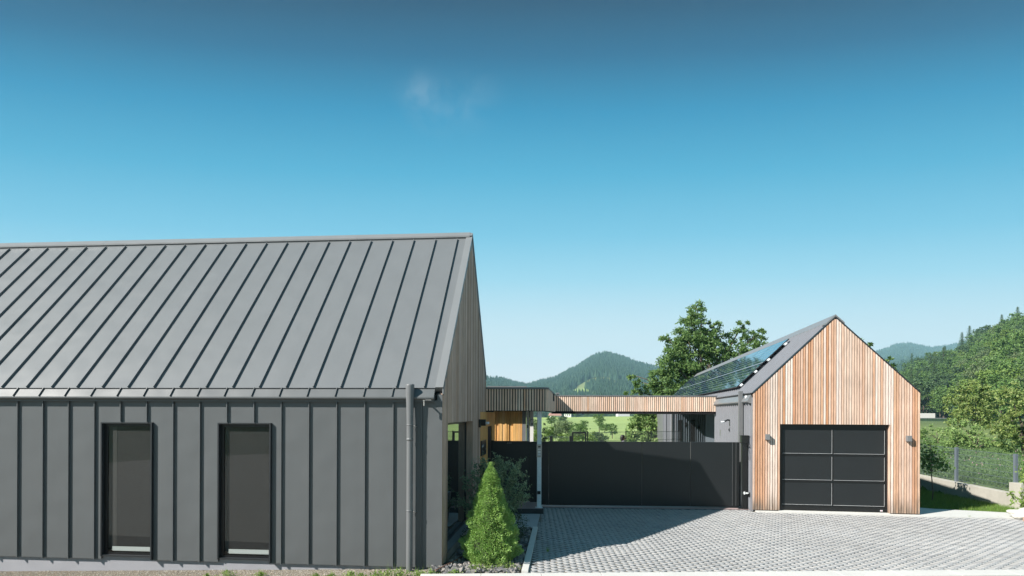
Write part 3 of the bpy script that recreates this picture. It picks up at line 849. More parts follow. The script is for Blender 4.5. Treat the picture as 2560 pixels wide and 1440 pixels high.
# skylights on the low roof behind the canopy
for (x0,x1,y0,y1,z1,lab) in ((-.80,.46,20.2,22.2,3.60,'low grey skylight on the canopy roof beside the timber gable'),(1.68,1.76,22.6,22.75,3.47,'small grey vent box on the flat roof where the long beam begins')):
    s_ = empty('skylight', ((x0+x1)/2,y0,3.34), label=lab, cat='skylight'); hx = (x1-x0)/2
    q = MB(); q.box(-hx,hx,0,y1-y0,-.01,z1-3.34-.05); q.build('upstand', M['metal_grey'], s_)
    q = MB(); q.box(-hx-.03,hx+.03,-.03,y1-y0+.03,z1-3.34-.048,z1-3.34); q.build('lid', M['metal_edge'], s_)
rf = MB(); rf.box(-2.4,1.39,19.68,24.0,3.09,3.33); rf.box(-2.4,.8,19.68,19.78,2.76,3.089); rf.box(1.40,8.0,22.4,24.0,3.2,3.31)
ro = rf.build('flat_roof', M['metal_dark']); tag(ro, 'flat grey roof lying behind the canopy and the long beam', 'flat roof')

# ------------------------------------------------------------------ step, slab, kerbs, paving, road
def prism(name, pts, z0, z1, m, bev=0):
    q = MB(); n = len(pts)
    q.add([(x,y,z0) for x,y in pts]+[(x,y,z1) for x,y in pts], [tuple(range(n-1,-1,-1)), tuple(range(n,2*n))]+[(i,(i+1)%n,(i+1)%n+n,i+n) for i in range(n)])
    return q.build(name, m, bevel=bev)
st = empty('entrance_step', (.0,16.2,0), label='low step with pinkish tiles under the steel post by the small gate', cat='step')
q = MB(); q.box(-.50,.83,-.13,1.15,-.1,.105); q.build('riser', M['slab'], st, bevel=.006)
q = MB()
for x0 in (-.50,-.06,.385): q.box(x0+.003,x0+.437,-.145,.5,.106,.13); q.box(x0+.003,x0+.437,.505,1.10,.106,.13)
q.build('tile', M['tile'], st)
q = MB(); q.box(-.55,.85,-.19,-.131,-.1,.135); q.build('edge_board', M['metal_dark'], st)
tag(prism('path', [(-.62,14.1),(.585,14.05),(.76,16.0),(-.56,16.05)], -.1, .004, M['slab']), kind='structure')
# kerb between bed and paving
def kerb(name, a, b, w, z0, z1, L, m):
    root = empty(name, (a[0],a[1],0)); d = Vector((b[0]-a[0], b[1]-a[1], 0)); tot = d.length; d.normalize(); n = Vector((d.y,-d.x,0))*w
    q = MB(); s = 0; A = Vector((0,0,0))
    while s < tot-.05:
        e_ = min(s+L-.006, tot); p0 = A+d*s; p1 = A+d*e_
        q.add([(*(p0)[:2],z0),(*(p1)[:2],z0),(*(p1+n)[:2],z0),(*(p0+n)[:2],z0),(*(p0)[:2],z1),(*(p1)[:2],z1),(*(p1+n)[:2],z1),(*(p0+n)[:2],z1)],
              [(0,1,2,3),(7,6,5,4),(0,4,5,1),(1,5,6,2),(2,6,7,3),(3,7,4,0)])
        s += L
    o = q.build(name, m, bevel=.005); o.location = (a[0],a[1],0)
    bpy.data.objects.remove(root); return o
tag(kerb('kerb', (.17,10.12), (.50,14.04), .115, -.15, .035, 1.0, M['concrete']), kind='structure')
tag(kerb('kerb', (-1.50,9.95), (17.5,10.74), .34, -.2, .012, 1.0, M['concrete']), kind='structure')
# road in front
tag(prism('road', [(-40,-20),(60,-20),(60,12.0),(17.5,10.37),(-1.5,9.56),(-3,9.3),(-40,8.9)], -.6, -.018, mat('asphalt', (.23,.21,.18), .95, var=.3, vscale=30, bump=.8, bscale=90, bdist=.01)), kind='structure')
# grass pavers, modelled with their openings
def paving():
    q = MB()
    ax, ay = .1165, .0935
    rnd = random.Random(1)
    rz = -.03
    cz, sz_ = cos(rz), sin(rz)
    def inside(x, y):
        if y < 10.025+.0416*(x-.3)-.03: return False
        if x < .30+.0842*(y-10.12)+.0: return False
        # upper border: gate line, garage front, slab edge
        if x < 6.6: lim = 17.30-.042*(x-.98)-.18
        elif x < 11.0: lim = 16.66-.157*(x-6.68)-.20
        elif x < 14.2: lim = 15.80-.05*(x-11.0)
        else: lim = 15.5
        return y < lim+.02
    D_ = -.028
    for i in range(-90, 330):
        for j in range(-90, 200):
            u = (i+j)*ax; v_ = (i-j)*ay
            if u < -1 or u > 19 or v_ < -1 or v_ > 9: continue
            x = .2+u*cz-v_*sz_; y = 9.8+u*sz_+v_*cz
            if not inside(x, y): continue
            ox = ax-.0025; oy = ay-.002
            wob = rnd.uniform(-.003,.003)
            k = .68
            P = [(-ox,0),(0,-oy),(ox,0),(0,oy)]
            vs = []
            for (a_, b_) in P: vs.append((x+a_*cz-b_*sz_, y+a_*sz_+b_*cz, .0+wob))
            for (a_, b_) in P: vs.append((x+a_*k*cz-b_*k*sz_, y+a_*k*sz_+b_*k*cz, .0+wob))
            for (a_, b_) in P: vs.append((x+a_*k*cz-b_*k*sz_, y+a_*k*sz_+b_*k*cz, D_))
            q.add(vs, [(0,1,5,4),(1,2,6,5),(2,3,7,6),(3,0,4,7),(4,5,9,8),(5,6,10,9),(6,7,11,10),(7,4,8,11)])
    o = q.build('driveway', M['paver']); tag(o, kind='structure')
    b = prism('driveway_gravel', [(.20,9.95),(19,10.72),(19,15.6),(11.0,15.84),(6.75,16.6),(6.5,17.1),(.75,17.2)], -.10, -.017, M['gravelbed'])
    tag(b, kind='structure')
    # stray pebbles in the openings
    q = MB()
    for _ in range(7000):
        x = rnd.uniform(.5,15); y = rnd.uniform(10.3,16.5)
        if not inside(x,y): continue
        r = rnd.uniform(.004,.011); z = -.018
        q.add([(x-r,y-r,z),(x+r,y-r*.6,z),(x,y+r,z),(x,y,z+r*1.3)], [(0,1,3),(1,2,3),(2,0,3)])
    tag(q.build('joint_pebbles', M['pebble']), 'small beige gravel filling the openings of the grid pavers', 'gravel', kind='stuff')
paving()
# threshold strip and drain under the long gate
q = MB()
for i in range(7): q.box(.80+i*.84,.80+i*.84+.834,0,.22,-.05,.012)
o = q.build('threshold', M['tile']); o.location = (0,17.14,0); o.rotation_euler = (0,0,-.042); tag(o, kind='structure')
q = MB()
for i in range(280): q.box(.82+i*.0208,.82+i*.0208+.011,-.065,-.005,-.02,.004)
o = q.build('drain_grate', M['black']); o.location = (0,17.14,0); o.rotation_euler = (0,0,-.042); tag(o, 'narrow black drain grating running along the gate threshold', 'drain')
# slab by the garage and path
tag(prism('pavement', [(6.75,16.42),(11.02,15.72),(14.2,15.47),(16.5,15.35),(16.5,15.62),(14.15,16.0),(13.5,16.45),(12.0,17.0),(11.35,17.5),(10.95,17.5),(10.9,16.05),(6.75,16.7)], -.12, .022, M['concrete']), kind='structure')

# ------------------------------------------------------------------ gates
GA = math.atan(.042)
gate = empty('driveway_gate', (.98,17.32,0), -GA, label='wide smooth black gate of sheet panels closing the driveway', cat='gate')
for i, (a, b) in enumerate(((.09,2.745),(2.752,4.118),(4.126,5.30))):
    q = MB(); q.box(a,b,-.03,.03,.07,1.885); q.build('panel', M['gate'], gate, bevel=.004)
q = MB(); q.box(-.16,.088,-.02,.04,.05,1.875); q.box(5.303,5.50,-.025,.03,.06,1.885); q.box(0,5.5,-.018,.018,.045,.068); q.build('frame', M['black'], gate)
q = MB(); q.box(4.1195,4.1235,-.031,-.012,1.40,1.884); q.build('joint_strip', M['inox'], gate)
q = MB(); q.box(5.30,5.305,-.031,-.02,.08,1.885); q.box(5.40,5.404,-.031,-.025,.08,1.885); q.build('joint_strip', M['metal_grey'], gate)
gp_ = empty('gate_post', (6.585,17.0,0), -.12, label='black steel gate post with a box head beside the garage wall', cat='post')
q = MB(); q.box(-.075,.075,-.075,.075,.02,1.86); q.build('shaft', M['black'], gp_, bevel=.004)
q = MB(); q.box(-.095,.10,-.09,.09,1.861,2.07); q.box(-.11,.115,-.10,.10,2.071,2.085); q.build('head', M['black'], gp_, bevel=.004)
q = MB(); q.box(-.17,.10,-.12,.10,.0,.02); q.build('base_plate', M['black'], gp_)
for z in (1.80,):
    q = MB(); q.box(.02,.05,-.115,-.076,z-.01,z+.03); q.tube([(.06,-.10,z+.14),(.11,-.11,z-.04),(.16,-.09,z-.10)], .008, 6); q.tube([(.06,-.09,z),(.12,-.09,z-.22),(.10,-.09,z-.4)], .004, 5); q.build('cable', M['inox'] if z < 1 else M['black'], gp_)
q = MB(); q.box(-.03,.0,-.11,-.076,.42,.50); q.box(.03,.07,-.11,-.076,.44,.48); q.tube([(-.05,-.10,.46),(.10,-.10,.46)], .012, 6); q.build('hinge', M['galv'], gp_)
q = MB(); q.box(.09,.16,-.08,.0,.36,.48); q.build('latch_box', M['black'], gp_)

sg = empty('garden_gate', (-.54,17.36,0), -GA, label='narrow black gate between the entrance door and the steel post', cat='gate')
q = MB(); q.box(.02,1.06,-.025,.025,.15,1.885); q.build('panel', M['gate'], sg, bevel=.004)
q = MB(); q.box(-.06,.0195,-.03,.03,.13,1.90); q.build('frame', M['black'], sg)
q = MB(); q.box(1.0605,1.275,-.03,.03,.13,1.87); q.build('frame', M['black'], sg)
def text(s, size, loc, m, parent, name='logo_text', rot=(pi/2,0,0)):
    cu = bpy.data.curves.new(name, 'FONT'); cu.body = s; cu.size = size; cu.extrude = .001; cu.align_x = 'CENTER'; cu.space_character = 1.5
    o = bpy.data.objects.new(name, cu); col.objects.link(o); o.data.materials.append(m); o.parent = parent; o.location = loc; o.rotation_euler = rot
    me = bpy.data.meshes.new_from_object(o); o2 = bpy.data.objects.new(name, me); col.objects.link(o2); o2.parent = parent; o2.location = loc; o2.rotation_euler = rot
    bpy.data.objects.remove(o)
    return o2
text('BIAIN', .036, (.47,-.0275,1.815), M['pale_glint'], sg)

# ------------------------------------------------------------------ garage building
GT_ = math.atan(.15)
gar = empty('garage', (6.68,16.64,0), -GT_, label='gabled garage with larch slat front and long metal side building', cat='garage')
GWd = 4.26; GE = 3.27; GR = 5.335; GH = GWd/2; GS = (GR-GE)/GH; GL = 24.0
OX0, OX1, OZ = .68, 3.52, 2.415
def gz(x): return GE+GS*(x if x <= GH else GWd-x)
rnd = random.Random(6)
q = MB(); s_ = .0655; n = int(GWd/s_)
for i in range(n+1):
    x0 = i*s_; x1 = min(x0+.0475, GWd)
    if x1-x0 < .02: continue
    z1 = min(gz(x0), gz(x1))-.035
    zb = .045; xc = (x0+x1)/2
    dpt = -.030+rnd.uniform(-.0025,.0025)
    if OX0 < xc < OX1: zb = OZ
    # top cut along the roof slope
    za, zb2 = gz(x0)-.03, gz(x1)-.03
    if x0 < GH < x1: za = zb2 = min(za, zb2)
    q.add([(x0,dpt,zb),(x1,dpt,zb),(x1,0,zb),(x0,0,zb),(x0,dpt,za),(x1,dpt,zb2),(x1,0,zb2),(x0,0,za)],
          [(0,3,2,1),(4,5,6,7),(0,1,5,4),(1,2,6,5),(2,3,7,6),(3,0,4,7)])
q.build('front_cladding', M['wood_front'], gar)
q = MB()
prof = [(0.004,.03),(OX0,.03),(OX0,OZ+.002),(OX1,OZ+.002),(OX1,.03),(GWd-.004,.03),(GWd-.004,GE-.05),(GH,GR-.05),(.004,GE-.05)]
q.prism_y(prof, .001, .16); q.build('front_wall', M['backing'], gar)
q = MB(); q.box(OX1-.022,OX1-.002,-.03,.12,.03,OZ); q.build('timber_reveal', M['wood_front'], gar)
# side walls of trapezoid sheet
def corr_wall(m, a, b, z0, z1, pitch=.30, dep=.035, side=1):
    dep *= 1.5
    """sheet running from a to b (xy), ribs stand out to the left of a->b times side"""
    a = Vector((*a,0)); b = Vector((*b,0)); d = b-a; L = d.length; d.normalize(); n = Vector((-d.y,d.x,0))*side*dep
    pts_ = []; s = 0
    while s < L:
        for t, o_ in ((0,0),(.36,0),(.42,1),(.60,1),(.66,0)):
            if s+t*pitch <= L: pts_.append(a+d*(s+t*pitch)+n*o_)
        s += pitch
    pts_.append(b)
    vs = [(p.x,p.y,z0) for p in pts_]+[(p.x,p.y,z1) for p in pts_]; k = len(pts_)
    m.add(vs, [(i,i+1,i+1+k,i+k) for i in range(k-1)])
RB, RE = 5.6, 17.4     # recess begin, end along the side
q = MB(); corr_wall(q, (0,.17), (0,RB), -.05, 3.05, .30, .035, 1)
q.build('side_wall', M['corr'], gar)
q = MB(); corr_wall(q, (0,RE), (0,GL), -.05, 3.2, .30, .035, 1); q.build('side_wall', M['corr'], gar)
q = MB(); q.box(.0,.10,-.002,.165,.03,GE-.12); q.box(-.006,.02,-.0,.17,.0,3.05); q.build('corner_trim', M['corr'], gar)
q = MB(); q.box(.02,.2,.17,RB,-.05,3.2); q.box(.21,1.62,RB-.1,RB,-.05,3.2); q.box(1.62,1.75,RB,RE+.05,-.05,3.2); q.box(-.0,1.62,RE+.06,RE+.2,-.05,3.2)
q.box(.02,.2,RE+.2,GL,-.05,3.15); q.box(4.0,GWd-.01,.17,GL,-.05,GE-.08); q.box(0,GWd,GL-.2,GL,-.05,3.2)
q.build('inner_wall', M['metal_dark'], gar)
q = MB(); corr_wall(q, (.02,RE+.04), (1.6,RE+.04), 0, 3.2, .12, .05, -1); corr_wall(q, (1.60,RB), (1.60,RE), 0, 3.2, .30, .03, 1)
q.build('recess_wall', mat('recess_sheet',(.10,.12,.14),.45), gar)
for x0 in (.08,.78):
    q = MB(); q.box(x0,x0+.24,RE-.045,RE-.012,0,2.35); q.build('recess_door', M['black'], gar)
for x0,z in ((.46,2.0),(1.16,1.85)):
    q = MB(); q.box(x0,x0+.12,RE-.08,RE-.012,z,z+.22); q.build('junction_box', M['black'], gar)
q = MB(); q.box(.0,1.6,RB+.0,RB+.3,2.66,3.2); q.box(-.0,.1,RB+.3,RE+.0,2.95,3.2); q.build('lintel', M['metal_dark'], gar)
q = MB(); corr_wall(q, (-.72,RE+.1), (-.02,RE+.1), -.05, 3.1, .30, .02, -1); q.build('end_wall', M['corr'], gar)
q = MB(); q.box(-.72,-.02,RE+.125,GL,-.05,3.1); q.build('annex', M['metal_grey'], gar)
q = MB(); q.tube([(-.24,RE+.02,0),(-.24,RE+.02,3.0)], .05, 10); q.build('downpipe', M['pipe'], gar)
# roof: ribbed sheet
q = MB()
def rib_roof(m, x0, z0, x1, z1, y0, y1, pitch, dep):
    s = y0; pts_ = []
    L = sqrt((x1-x0)**2+(z1-z0)**2); nx, nz = -(z1-z0)/L*dep, (x1-x0)/L*dep
    if nz < 0: nx, nz = -nx, -nz
    while s < y1:
        for t, o_ in ((0,0),(.70,0),(.74,1),(.90,1),(.94,0)):
            if s+t*pitch <= y1: pts_.append((s+t*pitch, o_))
        s += pitch
    pts_.append((y1,0)); k = len(pts_)
    vs = [(x0+o_*nx, y, z0+o_*nz) for y, o_ in pts_]+[(x1+o_*nx, y, z1+o_*nz) for y, o_ in pts_]
    m.add(vs, [(i,i+k,i+1+k,i+1) for i in range(k-1)])
RZ0 = GE-.02
rib_roof(q, -.0, RZ0, GH, GR-.0, .10, GL, .32, .055)
rib_roof(q, GWd, RZ0, GH, GR-.0, .10, GL, .32, .055)
q.prism_y([(0,RZ0-.01),(GH,GR-.02),(GWd,RZ0-.01),(GWd,RZ0-.09),(GH,GR-.10),(0,RZ0-.09)], .165, GL)
q.build('roof', M['corr'], gar)
q = MB()
dlg = Vector((GH,0,GR-GE)).normalized(); ng = Vector((-dlg.z,0,dlg.x))
q.bar(Vector((0,.04,GE-.0)), Vector((GH,.04,GR)), .145, .035, ng)
dlr = Vector((-GH,0,GR-GE)).normalized(); ngr = Vector((dlr.z,0,-dlr.x))
q.bar(Vector((GWd,.04,GE)), Vector((GH,.04,GR)), .145, .035, ng.reflect(Vector((1,0,0))))
q.build('verge_trim', M['metal_dark'], gar)
q = MB(); q.prism_y([(GH,GR+.07),(GH-.23,GR-.23*GS+.075),(GH-.23,GR-.23*GS+.03),(GH,GR+.02),(GH+.23,GR-.23*GS+.03),(GH+.23,GR-.23*GS+.075)], -.03, GL+.05); q.build('ridge_cap', M['metal_grey'], gar)
q = MB(); q.prism_y([(.0,GE+.0),(.0,2.99),(-.05,2.99),(-.115,3.03),(-.115,3.06)], .14, RB+.1); q.build('eave_band', M['metal_grey'], gar)
q = MB(); q.box(-.05,.03,.1,RB+.1,GE-.02,GE+.01); q.build('eave_drip', M['metal_dark'], gar)
# square downpipe and bracket
q = MB(); q.box(-.185,-.075,.86,.97,-.02,3.36); q.build('square_downpipe', M['pipe'], gar, bevel=.006)
q = MB(); q.box(-.06,-.0,.55,.62,3.06,3.10); q.box(-.07,-.04,.52,.65,3.10,3.22); q.build('white_bracket', M['white'], gar)
# floodlight and small grey box on the side wall
fl = MB(); fl.box(-.06,.0,2.72,2.82,2.30,2.50); fl.tube([(-.03,2.77,2.48),(-.12,2.76,2.50),(-.22,2.75,2.45)], .03, 8); fl.tube([(-.03,2.77,2.3),(-.06,2.77,2.18),(-.04,2.77,2.10)], .02, 6); flo = fl.build('side_lamp', M['metal_dark'], gar, bevel=.004)
fl = MB(); fl.lathe([(.05,-.03),(.075,0),(.05,.03)], (-.27,2.74,2.43), 12); fl.build('lens', M['glassy_lamp'], flo)
fl = MB(); fl.box(-.06,.0,4.20,4.42,1.93,2.14); fl.build('socket_box', M['metal_grey'], gar)
# wall lamps on the front
for lx_, lz in ((.365,2.06),(3.94,2.05)):
    q = MB(); q.box(lx_-.055,lx_+.055,-.15,-.034,lz-.075,lz+.075); wl = q.build('wall_lamp', M['metal_grey'], gar, bevel=.004)
    q = MB(); q.box(lx_-.035,lx_+.035,-.13,-.05,lz-.079,lz-.0752); q.build('lens', M['glassy_lamp'], wl)
# sectional door
door = empty('garage_door', (0,.10,0)); door.parent = gar
q = MB(); q.box(OX0+.002,OX0+.10,-.02,.05,.04,OZ-.002); q.box(OX1-.075,OX1-.024,-.02,.05,.04,OZ-.002); q.box(OX0+.10,OX1-.075,-.02,.05,2.30,OZ-.002); q.build('frame', M['black'], door)
q = MB(); q.box(OX0+.10,OX1-.075,.0,.04,.05,.155); q.build('bottom_rail', M['black'], door)
dx0, dx1 = OX0+.105, OX1-.08; mid = (dx0+dx1)/2
rows = [(.16,.83),(.845,1.555),(1.57,2.295)]
for (z0, z1) in rows:
    q = MB(); q.box(dx0-.004,dx1+.004,.012,.045,z0-.006,z1+.006); rail = q.build('section', M['black'], door)
    for (a, b) in ((dx0+.02,mid-.025),(mid+.025,dx1-.02)):
        q = MB(); q.box(a,b,.002,.011,z0+.045,z1-.03); pn = q.build('panel', M['door_panel'], door)
        q = MB(); q.box(a,b+.006,-.002,.004,z0+.038,z0+.044); q.box(b+.001,b+.006,-.002,.004,z0+.0445,z1-.03); q.build('pale_glint', M['pale_glint'], pn)  # pale strips painted in as glints on the bevelled panel edges
q = MB(); q.box(OX1-.20,OX1-.14,-.004,-.0001,.065,.10); q.m = 1; q.box(OX1-.178,OX1-.162,-.006,-.0045,.068,.097); q.build('sticker', [M['white'], mat('sticker_pink',(.7,.25,.35),.5)], door)
q = MB(); q.box(OX0,OX1,-.03,.10,.0,.034); q.build('door_sill', M['concrete'], gar)
# solar panels: parts of the garage roof, two rows of landscape modules
M['pv'] = None
def pv_mat():
    m = bpy.data.materials.new('solar_cell'); m.use_nodes = True
    N = m.node_tree.nodes; L = m.node_tree.links; p = N['Principled BSDF']
    p.inputs['Base Color'].default_value = (.016,.052,.105,1); p.inputs['Roughness'].default_value = .05
    p.inputs['Specular IOR Level'].default_value = .9; p.inputs['Coat Weight'].default_value = .6; p.inputs['Coat Roughness'].default_value = .03
    tc = N.new('ShaderNodeTexCoord'); n = N.new('ShaderNodeTexNoise'); n.inputs['Scale'].default_value = .9; n.inputs['Detail'].default_value = 0
    L.new(tc.outputs['Object'], n.inputs['Vector']); b = N.new('ShaderNodeBump'); b.inputs['Strength'].default_value = .10; b.inputs['Distance'].default_value = .02
    L.new(n.outputs['Fac'], b.inputs['Height']); L.new(b.outputs[0], p.inputs['Coat Normal']); L.new(b.outputs[0], p.inputs['Normal'])
    return m
PVM = pv_mat(); PVF = mat('pv_frame', (.02,.02,.022), .35); PVL = mat('pv_busbar', (.30,.33,.36), .4, metal=.4)
s0 = .26     # along the slope from the eave
dslope = dlg; nrm = ng
def sp(s, y, h): return Vector((0,y,GE))+dslope*s+nrm*h
PY = 2.42; PW = 1.72; PH = 1.06
first = None
cnt = 0
for blk in range(2):
    for c in range(6):
        y0 = PY+blk*(6*PW+.22)+c*PW
        if y0+PW > GL: continue
        for rw in range(2):
            q = MB(); a0 = s0+rw*(PH+.045); a1 = a0+PH; ya, yb = y0+.01, y0+PW-.01
            def quad(m, a0, a1, ya, yb, h0, h1):
                vs = [sp(a0,ya,h0),sp(a1,ya,h0),sp(a1,yb,h0),sp(a0,yb,h0),sp(a0,ya,h1),sp(a1,ya,h1),sp(a1,yb,h1),sp(a0,yb,h1)]
                m.add(vs, [(0,3,2,1),(4,5,6,7),(0,1,5,4),(1,2,6,5),(2,3,7,6),(3,0,4,7)])
            quad(q, a0, a1, ya, yb, .115, .145); pf = q.build('solar_panel', PVF, gar)
            q = MB(); quad(q, a0+.015, a1-.015, ya+.015, yb-.015, .1455, .149); q.build('glass', PVM, pf)
            q = MB()
            for k in range(1,6): 
                sk = a0+PH*k/6; quad(q, sk-.006, sk+.006, ya+.02, yb-.02, .1492, .1505)
            if rw == 1: quad(q, a0-.04, a0+.008, ya-.005, yb+.005, .1452, .1515)
            q.build('busbar', PVL, pf)
for i, s in enumerate((s0+.12, s0+.72, s0+1.25, s0+1.95)):
    q = MB(); a = sp(s, PY-.10, .075); b = sp(s, PY+12*PW+.2, .075); q.bar(a, b, .045, .05, nrm); rl = q.build('mounting_rail', M['black'], gar)
    q = MB(); q.bar(sp(s,PY-.13,.10), sp(s,PY-.02,.10), .09, .05, nrm); q.build('end_clamp', M['galv'], rl)

# ------------------------------------------------------------------ yard behind the gate
yd = MB(); yd.box(-3,7,17.35,33,-.1,.0); tag(yd.build('terrace', M['slab']), kind='structure')
def mesh_fence(name, label, pts_, z0s, h, m, pm, pitch=.05, post_at=None, hl=6, wr=.003, ph=.05):
    """pts_: polyline (x,y); z0s base height at each point"""
    root = empty(name, (pts_[0][0], pts_[0][1], z0s[0]), label=label, cat='fence')
    ox, oy, oz = root.location
    q = MB(); ps = MB()
    for (a, b, za, zb) in zip(pts_, pts_[1:], z0s, z0s[1:]):
        A = Vector((a[0]-ox,a[1]-oy,za-oz)); B = Vector((b[0]-ox,b[1]-oy,zb-oz)); L = (B-A).length; n = int(L/pitch)
        for i in range(n+1):
            p = A.lerp(B, i/n); q.bar(p+Vector((0,0,.03)), p+Vector((0,0,h)), wr*2, wr*2, (0,1,0))
        for k in range(hl):
            z = .05+(h-.08)*k/(hl-1); q.bar(A+Vector((0,0,z)), B+Vector((0,0,z)), wr*3, wr*4)
    q.build('wire_panel', m, root)
    for i, (a, z) in enumerate(zip(pts_, z0s)):
        if post_at and i not in post_at: continue
        q = MB(); q.box(a[0]-ox-ph/2,a[0]-ox+ph/2,a[1]-oy-ph/2,a[1]-oy+ph/2,z-oz-.05,z-oz+h+.02); q.build('post', pm, root)
    return root
def W(px, D): return ((px-CX)/F*D, D)
mesh_fence('wire_fence', 'thin dark mesh fence behind the driveway gate, left of the garden gate frame', [W(1345,30),W(1378,30),W(1427,30)], [0,0,0], 1.55, M['wire'], M['black'], .08, hl=4, wr=.004, ph=.12, post_at=(1,2))
mesh_fence('wire_fence', 'thin dark mesh fence behind the driveway gate, passing behind the person', [W(1469,30),W(1565,31),W(1654,32),W(1700,33)], [0,0,0,0], 1.78, M['wire'], M['black'], .08, hl=5, wr=.004, ph=.055, post_at=(0,1))
gg = empty('small_gate', (*W(1430,29.8),0), label='black rectangular frame of a small garden gate seen above the driveway gate', cat='gate')
q = MB(); wd = 36/F*29.8
q.box(0,.07,-.03,.03,0,1.78); q.box(wd-.07,wd,-.03,.03,0,1.78); q.box(.07,wd-.07,-.03,.03,1.70,1.78); q.box(.07,wd-.07,-.03,.03,.1,.18); q.build('frame', M['black'], gg)
q = MB()
for i in range(9): q.box(.1+i*.065,.106+i*.065,-.004,.004,.18,1.0)
q.build('infill', M['wire'], gg)

# person walking behind the gate
def person():
    D = 27.0; x = (1557.5-CX)/F*D
    root = empty('person', (x, D, 0), label='dark-haired person in dark clothes seen in profile behind the driveway gate', cat='person')
    # body: skeleton grown with the skin modifier, facing +x
    V = [((0,0,.93),.135),((0,0,1.10),.125),((0,0,1.27),.145),((.0,0,1.40),.12),((.005,0,1.48),.06),((.015,0,1.56),.058),
         ((0,.09,.90),.09),((.12,.09,.50),.062),((.06,.09,.09),.045),((.19,.09,.04),.04),
         ((0,-.09,.90),.09),((-.02,-.09,.50),.062),((-.20,-.09,.12),.045),((-.09,-.09,.05),.04),
         ((0,.17,1.38),.07),((-.06,.22,1.10),.045),((.08,.23,.88),.034),((.13,.23,.80),.03),
         ((0,-.17,1.38),.07),((.04,-.22,1.10),.045),((.20,-.22,.92),.034),((.26,-.22,.86),.03)]
    E = [(0,1),(1,2),(2,3),(3,4),(4,5),(0,6),(6,7),(7,8),(8,9),(0,10),(10,11),(11,12),(12,13),(3,14),(14,15),(15,16),(16,17),(3,18),(18,19),(19,20),(20,21)]
    me = bpy.data.meshes.new('body'); me.from_pydata([v[0] for v in V], E, []); me.materials.append(M['cloth'])
    o = bpy.data.objects.new('body', me); col.objects.link(o); o.parent = root
    sk = o.modifiers.new('skin','SKIN'); sub = o.modifiers.new('sub','SUBSURF'); sub.levels = 2; sub.render_levels = 2
    for i, (p, r_) in enumerate(V): me.skin_vertices[0].data[i].radius = (r_, r_*1.05)
    me.skin_vertices[0].data[0].use_root = True
    # head with face profile
    q = MB(); n = 20; rows_ = []
    prof = [(-.115,.052,.045,-.005),(-.10,.062,.058,.004),(-.07,.080,.066,.006),(-.03,.092,.072,.004),(.01,.096,.076,0),(.05,.096,.077,-.004),(.085,.085,.07,-.008),(.11,.055,.048,-.01),(.122,.02,.018,-.01)]
    for (z, rx, ry, ox) in prof:
        for i in range(n):
            a = 2*pi*i/n; xx = ox+rx*cos(a); yy = ry*sin(a)
            if abs(a) < .2 or abs(a-2*pi) < .2:
                if z == -.03: xx += .020
                if z == -.07: xx += .006
                if z == .01: xx -= .002
                if z == -.10: xx += .010
            rows_.append((xx, yy, 1.655+z-.05))
    k = len(prof); fs = [(r_*n+i, r_*n+(i+1)%n, (r_+1)*n+(i+1)%n, (r_+1)*n+i) for r_ in range(k-1) for i in range(n)]
    fs += [tuple(range(n-1,-1,-1)), tuple((k-1)*n+i for i in range(n))]
    q.add(rows_, fs); q.tube([(.0,0,1.40),(.01,0,1.55)], [.062,.052], 12)
    q.build('head', M['skin'], root, smooth=True)
    q = MB(); rnd = random.Random(1)
    vs = []; 
    for z, rx, ry, ox in ((-.13,.062,.07,-.052),(-.09,.078,.080,-.045),(-.04,.088,.085,-.035),(.01,.098,.088,-.022),(.05,.105,.088,-.012),(.09,.098,.082,-.010),(.12,.07,.06,-.012),(.137,.025,.02,-.014)):
        for i in range(n):
            a = 2*pi*i/n; vs.append((ox+rx*cos(a), ry*sin(a), 1.605+z+.005))
    k = 8; fs = [(r_*n+i, r_*n+(i+1)%n, (r_+1)*n+(i+1)%n, (r_+1)*n+i) for r_ in range(k-1) for i in range(n)]
    fs += [tuple(range(n-1,-1,-1)), tuple((k-1)*n+i for i in range(n))]
    q.add(vs, fs); q.build('hair', M['hair'], root, smooth=True)
person()

